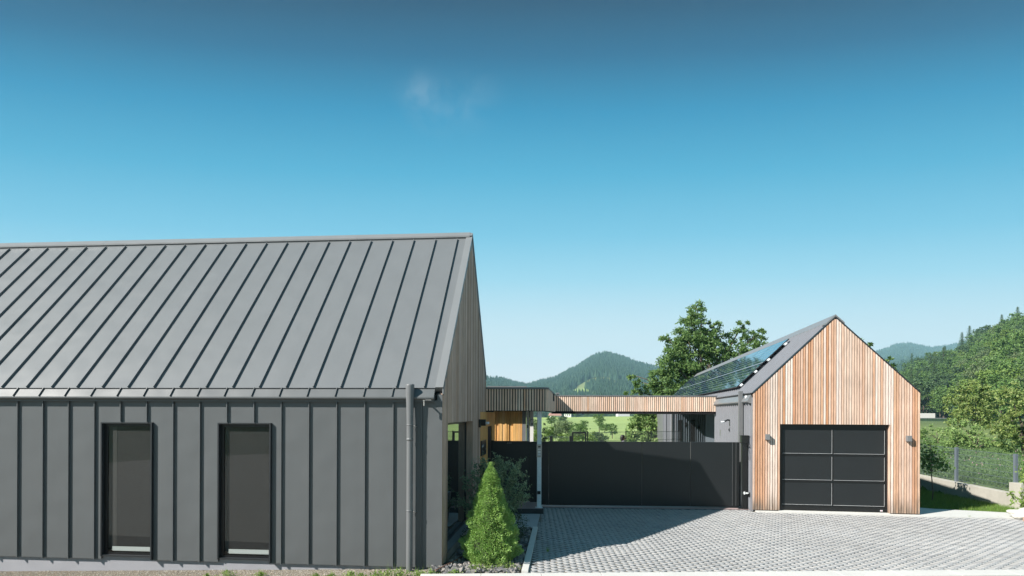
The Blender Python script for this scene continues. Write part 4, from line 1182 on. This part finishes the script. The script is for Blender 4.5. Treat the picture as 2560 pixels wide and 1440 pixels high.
# ------------------------------------------------------------------ front bed: conifer, shrubs, rocks
def dwarf_conifer():
    root = empty('dwarf_conifer', (-.385,10.86,-.03), label='bright green cone-shaped dwarf conifer in the stone bed by the house corner', cat='conifer')
    rnd = random.Random(10); m = MB()
    Ht = 1.86
    lumps = [(rnd.uniform(0,2*pi), rnd.uniform(.05,.92), rnd.uniform(.5,1.2)) for _ in range(130)]
    def rad(a, t):
        base = .70*(1-t)**.88*(1-.30*max(0,.14-t)/.14)
        base *= 1.0+.0
        w = 0
        for la, lt, ls in lumps:
            da = (a-la+pi)%(2*pi)-pi
            w += ls*exp(-(da*base/.065)**2-((t-lt)*Ht/.075)**2)
        return base*.72+.165*min(1.2,w)*(1-t)**.8+.015*(1-t)
    for _ in range(42000):
        t = 1-(1-rnd.random())**.62 if rnd.random() < .93 else rnd.uniform(.8,1)
        t = min(.995, t*1.0); a = rnd.uniform(0, 2*pi); R = rad(a, t)
        dd = rnd.random()**2*.10
        p = Vector((cos(a)*(R-dd), sin(a)*(R-dd), .03+t*Ht*.97))
        out = Vector((cos(a), sin(a), .75)).normalized()
        d = (out+Vector((rnd.gauss(0,.45),rnd.gauss(0,.45),rnd.gauss(0,.4)))).normalized()
        w_ = d.cross(Vector((rnd.gauss(0,1),rnd.gauss(0,1),rnd.gauss(0,1)))).normalized()
        L = rnd.uniform(.016,.034)*min(1,.3+R*5)
        m.add([p-w_*L*.3, p+w_*L*.3, p+d*L+w_*L*.12, p+d*L-w_*L*.12], [(0,1,2,3)])
    m.build('needles', M['dwarf'], root)
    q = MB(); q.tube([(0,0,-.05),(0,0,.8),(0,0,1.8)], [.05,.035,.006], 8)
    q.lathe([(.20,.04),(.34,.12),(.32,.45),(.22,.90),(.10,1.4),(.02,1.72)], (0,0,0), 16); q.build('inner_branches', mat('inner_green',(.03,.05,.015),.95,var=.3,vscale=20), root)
dwarf_conifer()

def twiggy(name, label, cat, base, tips, leafm, size, rnd, per=26, stem_r=.008, asp=.5, tail=.45):
    root = empty(name, base, label=label, cat=cat); t = MB(); m = MB()
    for tp in tips:
        pts_ = []; tp = Vector(tp); n = 7
        side = Vector((rnd.uniform(-.1,.1), rnd.uniform(-.1,.1), 0))
        for i in range(n+1):
            u = i/n; p = Vector((tp.x*u**1.4, tp.y*u**1.4, tp.z*(u**.85)))+side*sin(pi*u); pts_.append(p)
        t.tube(pts_, [stem_r*(1-.8*i/n) for i in range(n+1)], 5)
        for _ in range(per):
            u = rnd.uniform(1-tail-.25, 1.0)*n; i = min(n-1, max(0,int(u))); p = pts_[i].lerp(pts_[i+1], u-i)
            # side twig with leaves
            dd = Vector((rnd.gauss(0,1), rnd.gauss(0,1), rnd.gauss(.3,.7))).normalized()*rnd.uniform(.03,.15)
            for q_ in range(4):
                leaf(m, p+dd*(q_+1)/4, size, rnd, asp)
    m.build('foliage', leafm, root); t.build('stem', M['bark'], root)
    return root
rnd = random.Random(40)
tips = []
for _ in range(58):
    a = rnd.uniform(0, 2*pi); r_ = rnd.uniform(.15,.86); tips.append((r_*cos(a), r_*sin(a)*.6, rnd.uniform(.75,1.80)))
tips += [(.05,0,1.85),(.12,0,1.78),(.62,0,1.45),(.75,.0,1.2),(.7,0,1.0),(-.65,0,1.4),(-.6,0,1.2),(.5,0,1.6)]
twiggy('shrub', 'dark small-leaved shrub in the shade behind the dwarf conifer', 'shrub', (-.42,12.7,0), tips, M['shrub'], .050, rnd, 60)
def ball_bush(name, label, loc, R, leafm, size, n_, seed, sq=1):
    rnd = random.Random(seed); root = empty(name, loc, label=label, cat='bush')
    crown([(0,0,R*.95*sq,R,R,R*sq)], n_/(R*R*sq), 26, size, rnd, .30, .55, .8).build('foliage', leafm, root)
    q = MB(); q.tube([(0,0,-.05),(0,0,R)], [.03,.01], 6); q.build('stem', M['bark'], root)
ball_bush('box_bush', 'round dark clipped bush in the shade right of the conifer', (.03,12.6,0), .30, M['box'], .035, 60, 50, 1.15)
ball_bush('box_bush', 'small dark round bush at the foot of the gable window', (-.80,11.9,0), .20, M['box'], .03, 50, 51, 1.1)
# tall pot behind the conifer, seen in the window's reflection
pot = empty('plant_pot', (-.33,14.7,0), label='tall grey tapered pot with trailing plant, mirrored in the gable window', cat='plant pot')
q = MB(); q.lathe([(.09,0),(.11,.2),(.135,.5),(.155,.72),(.16,.74),(.14,.735),(.12,.68)], (0,0,0), 24); q.build('pot', M['pot'], pot, smooth=True)
rnd = random.Random(52); crown([(0,0,.80,.2,.2,.13),(.12,0,.68,.12,.12,.14),(-.12,0,.70,.12,.12,.14)], 350, 14, .035, rnd).build('plant', M['shrub'], pot)
# small dark garden spotlight amid the shrub
sl = empty('garden_spotlight', (-.60,12.95,0), label='small black garden spotlight on a stake among the shrub branches', cat='spotlight')
q = MB(); q.tube([(0,0,0),(0,0,1.50)], .015, 8); q.build('stake', M['black'], sl)
q = MB(); q.tube([(-.08,-.05,1.50),(.06,.0,1.58)], [.05,.06], 14); q.build('head', M['black'], sl)

def rocks():
    m = MB(); rnd = random.Random(60)
    def rock(x, y, z, r):
        n = 9; vs = []
        bm_ = []
        for k in range(14):
            d = Vector((rnd.gauss(0,1), rnd.gauss(0,1), rnd.gauss(0,.8))).normalized()*r*rnd.uniform(.75,1.15); d.z *= .75
            bm_.append(d)
        b = bmesh.new(); [b.verts.new(v) for v in bm_]
        res = bmesh.ops.convex_hull(b, input=b.verts)
        b.verts.index_update(); b.verts.ensure_lookup_table()
        vs = [(x+v.co.x, y+v.co.y, z+v.co.z) for v in b.verts]; fs = [tuple(v.index for v in f.verts) for f in b.faces]
        m.add(vs, fs); b.free()
    cnt = 0
    while cnt < 1500:
        y = 10.12+(14.0-10.12)*rnd.random()**1.4; x = rnd.uniform(-1.75, .30+.0842*(y-10.12)-.17)
        lim = -1.12+.0885*(y-10.43)
        if y > 10.40 and x < lim: continue
        if y < 10.40 and x < -1.4: continue
        r = rnd.uniform(.028,.062)
        rock(x, y, rnd.uniform(-.03,.03), r); cnt += 1
    tag(m.build('lava_rocks', M['rock']), 'dark grey broken stones filling the bed around the conifer', 'stones', kind='stuff')
rocks()
q = MB(); q.tube([(-1.27,10.03,.05),(-1.0,10.7,.05),(-.75,11.6,.04)], .012, 6); tag(q.build('rusty_rod', mat('rust',(.20,.10,.07),.9)), 'thin rusty rod lying across the dark stones', 'rod')

def gravel_strip():
    m = MB(); rnd = random.Random(61)
    for _ in range(26000):
        x = rnd.uniform(-10.5,-1.3); y = 9.5+rnd.random()*(.95-.0885*(x+1.21)+.15)
        z = H(x, y); r = rnd.uniform(.006,.017)
        vs = [(x+rnd.uniform(.6,1)*r*cos(a), y+rnd.uniform(.6,1)*r*sin(a), z-.002) for a in (0,1.57,3.14,4.71)]+[(x,y,z+r*rnd.uniform(.6,1.1))]
        m.add(vs, [(0,1,4),(1,2,4),(2,3,4),(3,0,4)])
    tag(m.build('gravel', M['pebble']), 'beige gravel strip along the foot of the metal wall', 'gravel', kind='stuff')
gravel_strip()
gs = MB()
# ground skin beneath the gravel so the strip meets the plinth
def plants():
    rnd = random.Random(62)
    spots = [(-.95,10.03,.10,'clump of fresh weeds right of the downpipe, against the stones'),(-1.55,9.98,.14,'leafy weeds at the foot of the round downpipe'),(-1.85,10.02,.16,'leafy weed tuft left of the round downpipe'),(-2.25,10.0,.13,'spreading weed tuft one step left of the downpipe'),
             (-2.7,10.05,.12,'weed tuft below the third wall panel left of the downpipe'),(-3.3,10.1,.08,'small weed right of the second tall window'),(-4.3,10.3,.09,'small weed beneath the left jamb of the second tall window'),(-4.9,10.35,.12,'upright weed between the two tall windows'),(-5.25,10.35,.06,'tiny weed near the first tall window'),
             (-1.35,10.0,.12,'weed tuft touching the right side of the downpipe foot'),(-2.05,9.96,.17,'tallest weed tuft, between the downpipe and the next wall seam'),(-2.5,9.98,.10,'low weed tuft below the second wall panel left of the downpipe'),(-3.0,10.02,.10,'yellowish weed tuft below the fourth wall panel left of the downpipe'),
             (-.62,10.28,.16,'yellow-green weeds at the left foot of the dwarf conifer'),(-.40,10.22,.20,'leafy weed clump at the front foot of the dwarf conifer'),(-.18,10.3,.15,'weed clump at the right foot of the dwarf conifer'),(.0,10.32,.17,'weed clump between the conifer and the kerb')]
    for (x, y, h, lab) in spots:
        z = H(x,y); root = empty('weed', (x,y,z), label=lab, cat='weed', group='weeds along the front'); m = MB()
        for _ in range(int(60+h*700)):
            a = rnd.uniform(0,2*pi); r_ = abs(rnd.gauss(0,h*.9)); zz = rnd.uniform(0,h)*(1-min(1,r_/(h*2.6)))
            leaf(m, (r_*cos(a), r_*sin(a)*.6, zz), .035, rnd, .5, 0, .5)
        for _ in range(8):
            a = rnd.uniform(0,2*pi); r_ = rnd.uniform(0,h*.8); 
            p = Vector((r_*cos(a), r_*sin(a)*.5, 0)); tp = p+Vector((rnd.uniform(-.05,.05),0,h*rnd.uniform(1.0,1.9)))
            m.add([p+Vector((-.004,0,0)), p+Vector((.004,0,0)), tp], [(0,1,2)])
        m.build('foliage', M['weed'], root)
        q = MB(); q.tube([(0,0,-.02),(0,0,h*.6)], .003, 4); q.build('stem', M['stem'], root)
    # a blade of grass by the kerb on the pavers and sprouts along the slab
    for (x, y, h, lab) in ((.70,11.62,.15,'single grass tuft growing through the shaded pavers near the kerb'),(12.0,15.72,.10,'small sprout where pavers meet the pale slab, nearest the garage'),(12.75,15.66,.07,'sprout at the slab edge, second from the garage'),(13.35,15.62,.06,'sprout at the slab edge, third from the garage')):
        root = empty('weed', (x,y,-.02), label=lab, cat='weed', group='weeds in the paving'); m = MB()
        for _ in range(22):
            tp = Vector((rnd.gauss(0,.03), rnd.gauss(0,.02), h*rnd.uniform(.5,1))); m.add([Vector((-.004,0,0)), Vector((.004,0,0)), tp], [(0,1,2)])
        m.build('blades', M['weed'], root)
plants()

# ------------------------------------------------------------------ right side: lawn, wall, fence, sapling, shrub
def lawn():
    m = MB(); rnd = random.Random(70)
    for _ in range(30000):
        y = rnd.uniform(16.2, 23.5); x = rnd.uniform(11.0, 14.86)
        if y < 17.35-.34*max(0,x-11.3)+.0: continue
        z = H(x,y)+.01; h = rnd.uniform(.05,.13)
        a = rnd.uniform(0,2*pi); d = Vector((cos(a),sin(a),0))*.006
        tp = Vector((x+rnd.gauss(0,.03), y+rnd.gauss(0,.03), z+h)); b = Vector((x,y,z-.03))
        m.add([b-d, b+d, tp], [(0,1,2)])
    tag(m.build('lawn_grass', M['grass']), 'fresh green grass between the garage, the pale slab and the concrete wall', 'grass', kind='stuff')
lawn()
def retaining():
    root = empty('retaining_wall', (14.6,17.6,0), label='low concrete wall with sloping top carrying the mesh fence', cat='wall')
    q = MB()
    A = (0,0); B = (.65,9.5)
    za, zb = .40, .58
    w_ = .26
    vs = [(0,0,-.2),(w_,0,-.2),(B[0]+w_,B[1],-.2),(B[0],B[1],-.2),(0,0,za),(w_,0,za),(B[0]+w_,B[1],zb),(B[0],B[1],zb)]
    q.add(vs, [(0,3,2,1),(4,5,6,7),(0,1,5,4),(1,2,6,5),(2,3,7,6),(3,0,4,7)])
    q.build('body', M['concrete_wall'], root, bevel=.01)
    q = MB(); q.box(-.02,.30,-.42,-.003,-.2,.72); q.build('pillar', M['concrete_wall'], root, bevel=.01)
retaining()
fz = [.72,.43,.47,.55]
f_ = mesh_fence('wire_fence', 'grey double-wire mesh fence standing on the sloping concrete wall', [(14.78,17.45),(14.78,17.6),(14.97,20.2),(15.30,24.8)], [.40,.40,.45,.55], 1.13, M['wire_grey'], M['wire_grey'], .05, hl=7, wr=.0020, ph=.085, post_at=(1,2,3))
def wildflowers():
    m = MB(); fl_ = MB(); rnd = random.Random(71)
    for _ in range(26000):
        y = rnd.uniform(15.5, 40); x = rnd.uniform(15.15 if y > 17.5 else 15.3, 15.2+y*.32)
        z = H(x,y)-.02; h = rnd.uniform(.2,.62)
        b = Vector((x,y,z)); a = rnd.uniform(0,6.28)
        for k in range(3):
            leaf(m, b+Vector((rnd.gauss(0,.05),rnd.gauss(0,.05),h*rnd.random())), .10, rnd, .28, 0, 1.2)
        if rnd.random() < .009: 
            p = b+Vector((0,0,h+.05)); r_ = .015
            fl_.add([p+Vector((-r_,0,-r_)), p+Vector((r_,0,-r_)), p+Vector((r_,0,r_)), p+Vector((-r_,0,r_))], [(0,1,2,3)]); fl_.add([p+Vector((0,-r_,-r_)), p+Vector((0,r_,-r_)), p+Vector((0,r_,r_)), p+Vector((0,-r_,r_))], [(0,1,2,3)])
    tag(m.build('meadow_plants', M['wild']), 'tall green wild plants behind the mesh fence', 'meadow plants', kind='stuff')
    tag(fl_.build('clover_flowers', M['flower']), 'scattered pink clover blossoms behind the mesh fence', 'flowers', kind='stuff')
wildflowers()
def sapling():
    D = 18.9; x = (2331-CX)/F*D
    root = empty('sapling', (x, D, H(x,D)), label='thin young tree with large dark leaves in the garage shadow', cat='tree'); rnd = random.Random(72)
    q = MB(); q.tube([(.0,0,-.05),(.03,0,.35),(-.03,0,.9),(-.02,0,1.1),(-.06,0,1.6),(-.08,0,1.95)], [.02,.017,.014,.012,.008,.004], 6)
    tips = [(-.35,0,1.45),(.45,.1,1.35),(.28,-.1,1.6),(-.25,.1,1.75),(.1,0,1.85),(.52,0,1.15),(-.3,-.1,1.15),(-.15,0,1.98),(.05,.1,1.5)]
    for t_ in tips: q.tube([(-.025,0,.95),(t_[0]*.5,t_[1]*.5,(.95+t_[2])/2-.08),t_], [.009,.006,.003], 5)
    q.build('trunk', M['bark'], root)
    m = MB()
    for t_ in tips:
        for _ in range(62):
            u = rnd.uniform(.35,1.05); p = Vector((t_[0]*u, t_[1]*u, .95+(t_[2]-.95)*u))+Vector((rnd.gauss(0,.09),rnd.gauss(0,.09),rnd.gauss(0,.07)))
            leaf(m, p, .10, rnd, .6)
    m.build('crown', M['ash'], root)
sapling()
rnd = random.Random(73)
tips = [(rnd.uniform(-.5,.9), rnd.uniform(-.4,.5), rnd.uniform(.35,1.45)) for _ in range(44)]
twiggy('garden_shrub', 'bright green leafy shrub at the right edge above the pale boulder', 'shrub', (13.75,15.75,0), tips, M['weed'], .075, rnd, 26, asp=.6, tail=.7)
def boulder(name, label, loc, R, seed):
    rnd = random.Random(seed); b = bmesh.new(); bmesh.ops.create_icosphere(b, subdivisions=4, radius=1)
    for v in b.verts:
        n_ = noise.noise(v.co*1.3+Vector((seed,0,0)))*.35+noise.noise(v.co*4)*.08; v.co = v.co*(1+n_); v.co.x *= R[0]; v.co.y *= R[1]; v.co.z *= R[2]
    me = bpy.data.meshes.new(name); b.to_mesh(me); b.free(); me.materials.append(M['boulder'])
    me.polygons.foreach_set('use_smooth', [True]*len(me.polygons))
    o = bpy.data.objects.new(name, me); col.objects.link(o); o.location = loc; tag(o, label, 'boulder')
boulder('boulder', 'pale limestone boulder under the shrub at the right edge', (13.3,15.55,.12), (.36,.25,.15), 3)
q = MB()
for i in range(4): q.box(i*.245,i*.245+.238,0,.12,-.05,.10)
o = q.build('brick_edging', M['brick'], bevel=.006); o.location = (12.98,15.12,0); tag(o, 'short row of pinkish edging bricks below the pale boulder', 'edging')

# ------------------------------------------------------------------ far buildings
def far_house(px, D, wpx, hz_, label, roofc, rot=0, z=None):
    x = (px-CX)/F*D; wd = wpx/F*D
    root = empty('far_house', (x, D, H(x,D) if z is None else z), rot, label=label, cat='house')
    q = MB(); q.box(-wd/2,wd/2,0,wd*.7,-1,hz_); q.build('wall', M['plaster_white'], root)
    q = MB(); q.prism_x([(-.6,hz_),(wd*.35,hz_+wd*.25),(wd*.7+.6,hz_)], -wd/2-.5, wd/2+.5); q.build('roof', roofc, root)
    for i in range(3):
        q = MB(); q.box(-wd*.32+i*wd*.28,-wd*.32+i*wd*.28+wd*.1,-.03,-.001,hz_*.4,hz_*.8); q.build('window', M['frame'], root)
far_house(1390, 420, 26, 4.0, 'far small house with reddish roof among trees, right of the steel post', M['roof_red'], .2, z=-2.5)
far_house(1419, 380, 17, 3.0, 'far white flat-looking house at the left end of the meadow crest', M['plaster_white'], -.2, z=.2)
far_house(1560, 520, 30, 6, 'far pale house peeking just under the timber beam above the meadow', M['plaster_white'], .1, z=.5)
# pale wall and lane at the foot of the hillside
D = 175.0
q = MB(); xw = (2290-CX)/F*D; q.box(0, 48/F*D, 0, .4, -.9, .80); o = q.build('boundary_wall', M['plaster_white']); o.location = (xw, D, CAMZ-(1040-1038.5)/F*D); tag(o, 'far white wall beside the lane at the foot of the hillside', 'wall')
q = MB(); D = 150.0; xa = (2285-CX)/F*D
q.add([(xa,D,2.0),(xa+16,D+3,1.97),(xa+16,D+7,2.0),(xa,D+4,2.03)], [(0,1,2,3)]); q.add([(xa,D,-1),(xa+16,D+3,-1),(xa+16,D+3,1.97),(xa,D,2.0)], [(0,1,2,3)])
o = q.build('lane', mat('lane_grey',(.3,.3,.3),.9)); tag(o, kind='structure')

# ------------------------------------------------------------------ camera
cam = bpy.data.cameras.new('Camera'); co = bpy.data.objects.new('Camera', cam); col.objects.link(co)
cam.sensor_width = 36; cam.lens = 36*F/2560; cam.shift_y = (CY-720)/2560; cam.clip_start = .1; cam.clip_end = 30000
co.location = (0,0,CAMZ)
co.rotation_euler = (Matrix.Rotation(-ROLL, 3, 'Y') @ Matrix.Rotation(radians(90), 3, 'X')).to_euler()
sc.camera = co

# ------------------------------------------------------------------ air
hb = MB(); hb.box(-3600,3600,-3600,3600,-12,372)
hz_ = hb.build('haze', None if False else bpy.data.materials.new('haze_air')); tag(hz_, 'thin blue summer haze', 'haze', kind='stuff')
m = hz_.data.materials[0]; m.use_nodes = True; N = m.node_tree.nodes; L = m.node_tree.links
for n in list(N): N.remove(n)
out = N.new('ShaderNodeOutputMaterial'); pv = N.new('ShaderNodeVolumePrincipled')
pv.inputs['Color'].default_value = (.50,.84,1.0,1); pv.inputs['Density'].default_value = 2.25e-4; pv.inputs['Anisotropy'].default_value = 0
L.new(pv.outputs[0], out.inputs['Volume'])
USE_HAZE = True
if not USE_HAZE: bpy.data.objects.remove(hz_)

# ------------------------------------------------------------------ light
to_sun = Vector((-1.144,-.628,1.0)).normalized()
elev = math.asin(to_sun.z); azi = atan2(to_sun.x, to_sun.y)     # clockwise from +y
sun = bpy.data.lights.new('Sun', 'SUN'); sun.energy = 4.8; sun.angle = radians(.5); sun.color = (1,.955,.89)
so = bpy.data.objects.new('Sun', sun); col.objects.link(so); so.rotation_euler = to_sun.to_track_quat('Z','Y').to_euler()
w = bpy.data.worlds.new('World'); sc.world = w; w.use_nodes = True
N = w.node_tree.nodes; L = w.node_tree.links; bg = N['Background']
sky = N.new('ShaderNodeTexSky'); sky.sky_type = 'NISHITA'; sky.sun_disc = False; sky.sun_elevation = elev; sky.sun_rotation = azi
sky.air_density = 1.0; sky.dust_density = .6; sky.ozone_density = 1.5; sky.altitude = 500
EXPO = 1.0
tc = N.new('ShaderNodeTexCoord'); sp_ = N.new('ShaderNodeSeparateXYZ'); L.new(tc.outputs['Generated'], sp_.inputs[0])
def mth(op, a, b=None, clamp=False):
    n = N.new('ShaderNodeMath'); n.operation = op; n.use_clamp = clamp
    for i, v in enumerate((a, b)):
        if v is None: continue
        if isinstance(v, (int, float)): n.inputs[i].default_value = v
        else: L.new(v, n.inputs[i])
    return n.outputs[0]
hor = mth('SQRT', mth('ADD', mth('POWER', sp_.outputs['Y'], 2), mth('MULTIPLY', mth('POWER', sp_.outputs['X'], 2), .3)))
t_ = mth('DIVIDE', sp_.outputs['Z'], mth('ADD', hor, .02))
tt = mth('DIVIDE', t_, 1.2, True)
rp = N.new('ShaderNodeValToRGB'); L.new(tt, rp.inputs['Fac']); el = rp.color_ramp.elements
def lin(v): v /= 255; return v/12.92 if v <= .04045 else ((v+.055)/1.055)**2.4
stops = [(-1,(255,255,255)),(.057,(252,254,255)),(.123,(226,244,250)),(.22,(160,219,241)),(.29,(116,198,230)),(.39,(66,172,212)),(.49,(18,142,188)),(.583,(0,100,143)),(.683,(0,62,98)),(.86,(0,66,100)),(1.0,(70,122,150)),(1.2,(84,134,160))]
while len(el) > 1: el.remove(el[-1])
for k_, (h_, c_) in enumerate(stops):
    e_ = el[0] if k_ == 0 else el.new(max(0,h_)/1.2)
    e_.position = max(0, h_)/1.2; e_.color = (*[lin(v) for v in c_], 1)
sc_n = N.new('ShaderNodeVectorMath'); sc_n.operation = 'SCALE'; L.new(rp.outputs['Color'], sc_n.inputs[0]); sc_n.inputs['Scale'].default_value = 2**-EXPO
# a wisp of thin cloud
nz = N.new('ShaderNodeTexNoise'); nz.inputs['Scale'].default_value = 24; nz.inputs['Detail'].default_value = 7; nz.inputs['Distortion'].default_value = .2; L.new(tc.outputs['Generated'], nz.inputs['Vector'])
def blob(px, py, r):
    v = Vector(((px-CX)/F, 1, (CY-py)/F)).normalized()
    d = N.new('ShaderNodeVectorMath'); d.operation = 'DISTANCE'; d.inputs[1].default_value = v; L.new(tc.outputs['Generated'], d.inputs[0])
    mr_ = N.new('ShaderNodeMapRange'); mr_.interpolation_type = 'SMOOTHSTEP'; mr_.inputs['From Min'].default_value = r; mr_.inputs['From Max'].default_value = 0; L.new(d.outputs['Value'], mr_.inputs['Value']); return mr_.outputs[0]
cl = mth('ADD', mth('ADD', blob(1035,235,.040), blob(1080,258,.055)), mth('MULTIPLY', mth('ADD', blob(1190,240,.05), blob(1145,272,.06)), .5))
cl = mth('MULTIPLY', mth('MULTIPLY', cl, mth('MULTIPLY', mth('SUBTRACT', nz.outputs['Fac'], .34, True), 4, True)), .09, True)
mxc = N.new('ShaderNodeMix'); mxc.data_type = 'RGBA'; L.new(cl, mxc.inputs['Factor']); L.new(sc_n.outputs[0], mxc.inputs[6]); mxc.inputs[7].default_value = (.38,.43,.46,1)
# the physical sky gives a faint share of its own colour
L.new(mxc.outputs[2], bg.inputs['Color']); bg.inputs['Strength'].default_value = 1.0
bg2 = N.new('ShaderNodeBackground'); L.new(sky.outputs[0], bg2.inputs['Color']); bg2.inputs['Strength'].default_value = .0006
ad = N.new('ShaderNodeAddShader'); L.new(bg.outputs[0], ad.inputs[0]); L.new(bg2.outputs[0], ad.inputs[1]); L.new(ad.outputs[0], N['World Output'].inputs['Surface'])

sc.view_settings.view_transform = 'Standard'; sc.view_settings.look = 'None'; sc.view_settings.gamma = 1
sc.view_settings.exposure = EXPO
sc.cycles.volume_max_steps = 64
sc.cycles.max_bounces = 6; sc.cycles.transparent_max_bounces = 12; sc.cycles.volume_bounces = 0
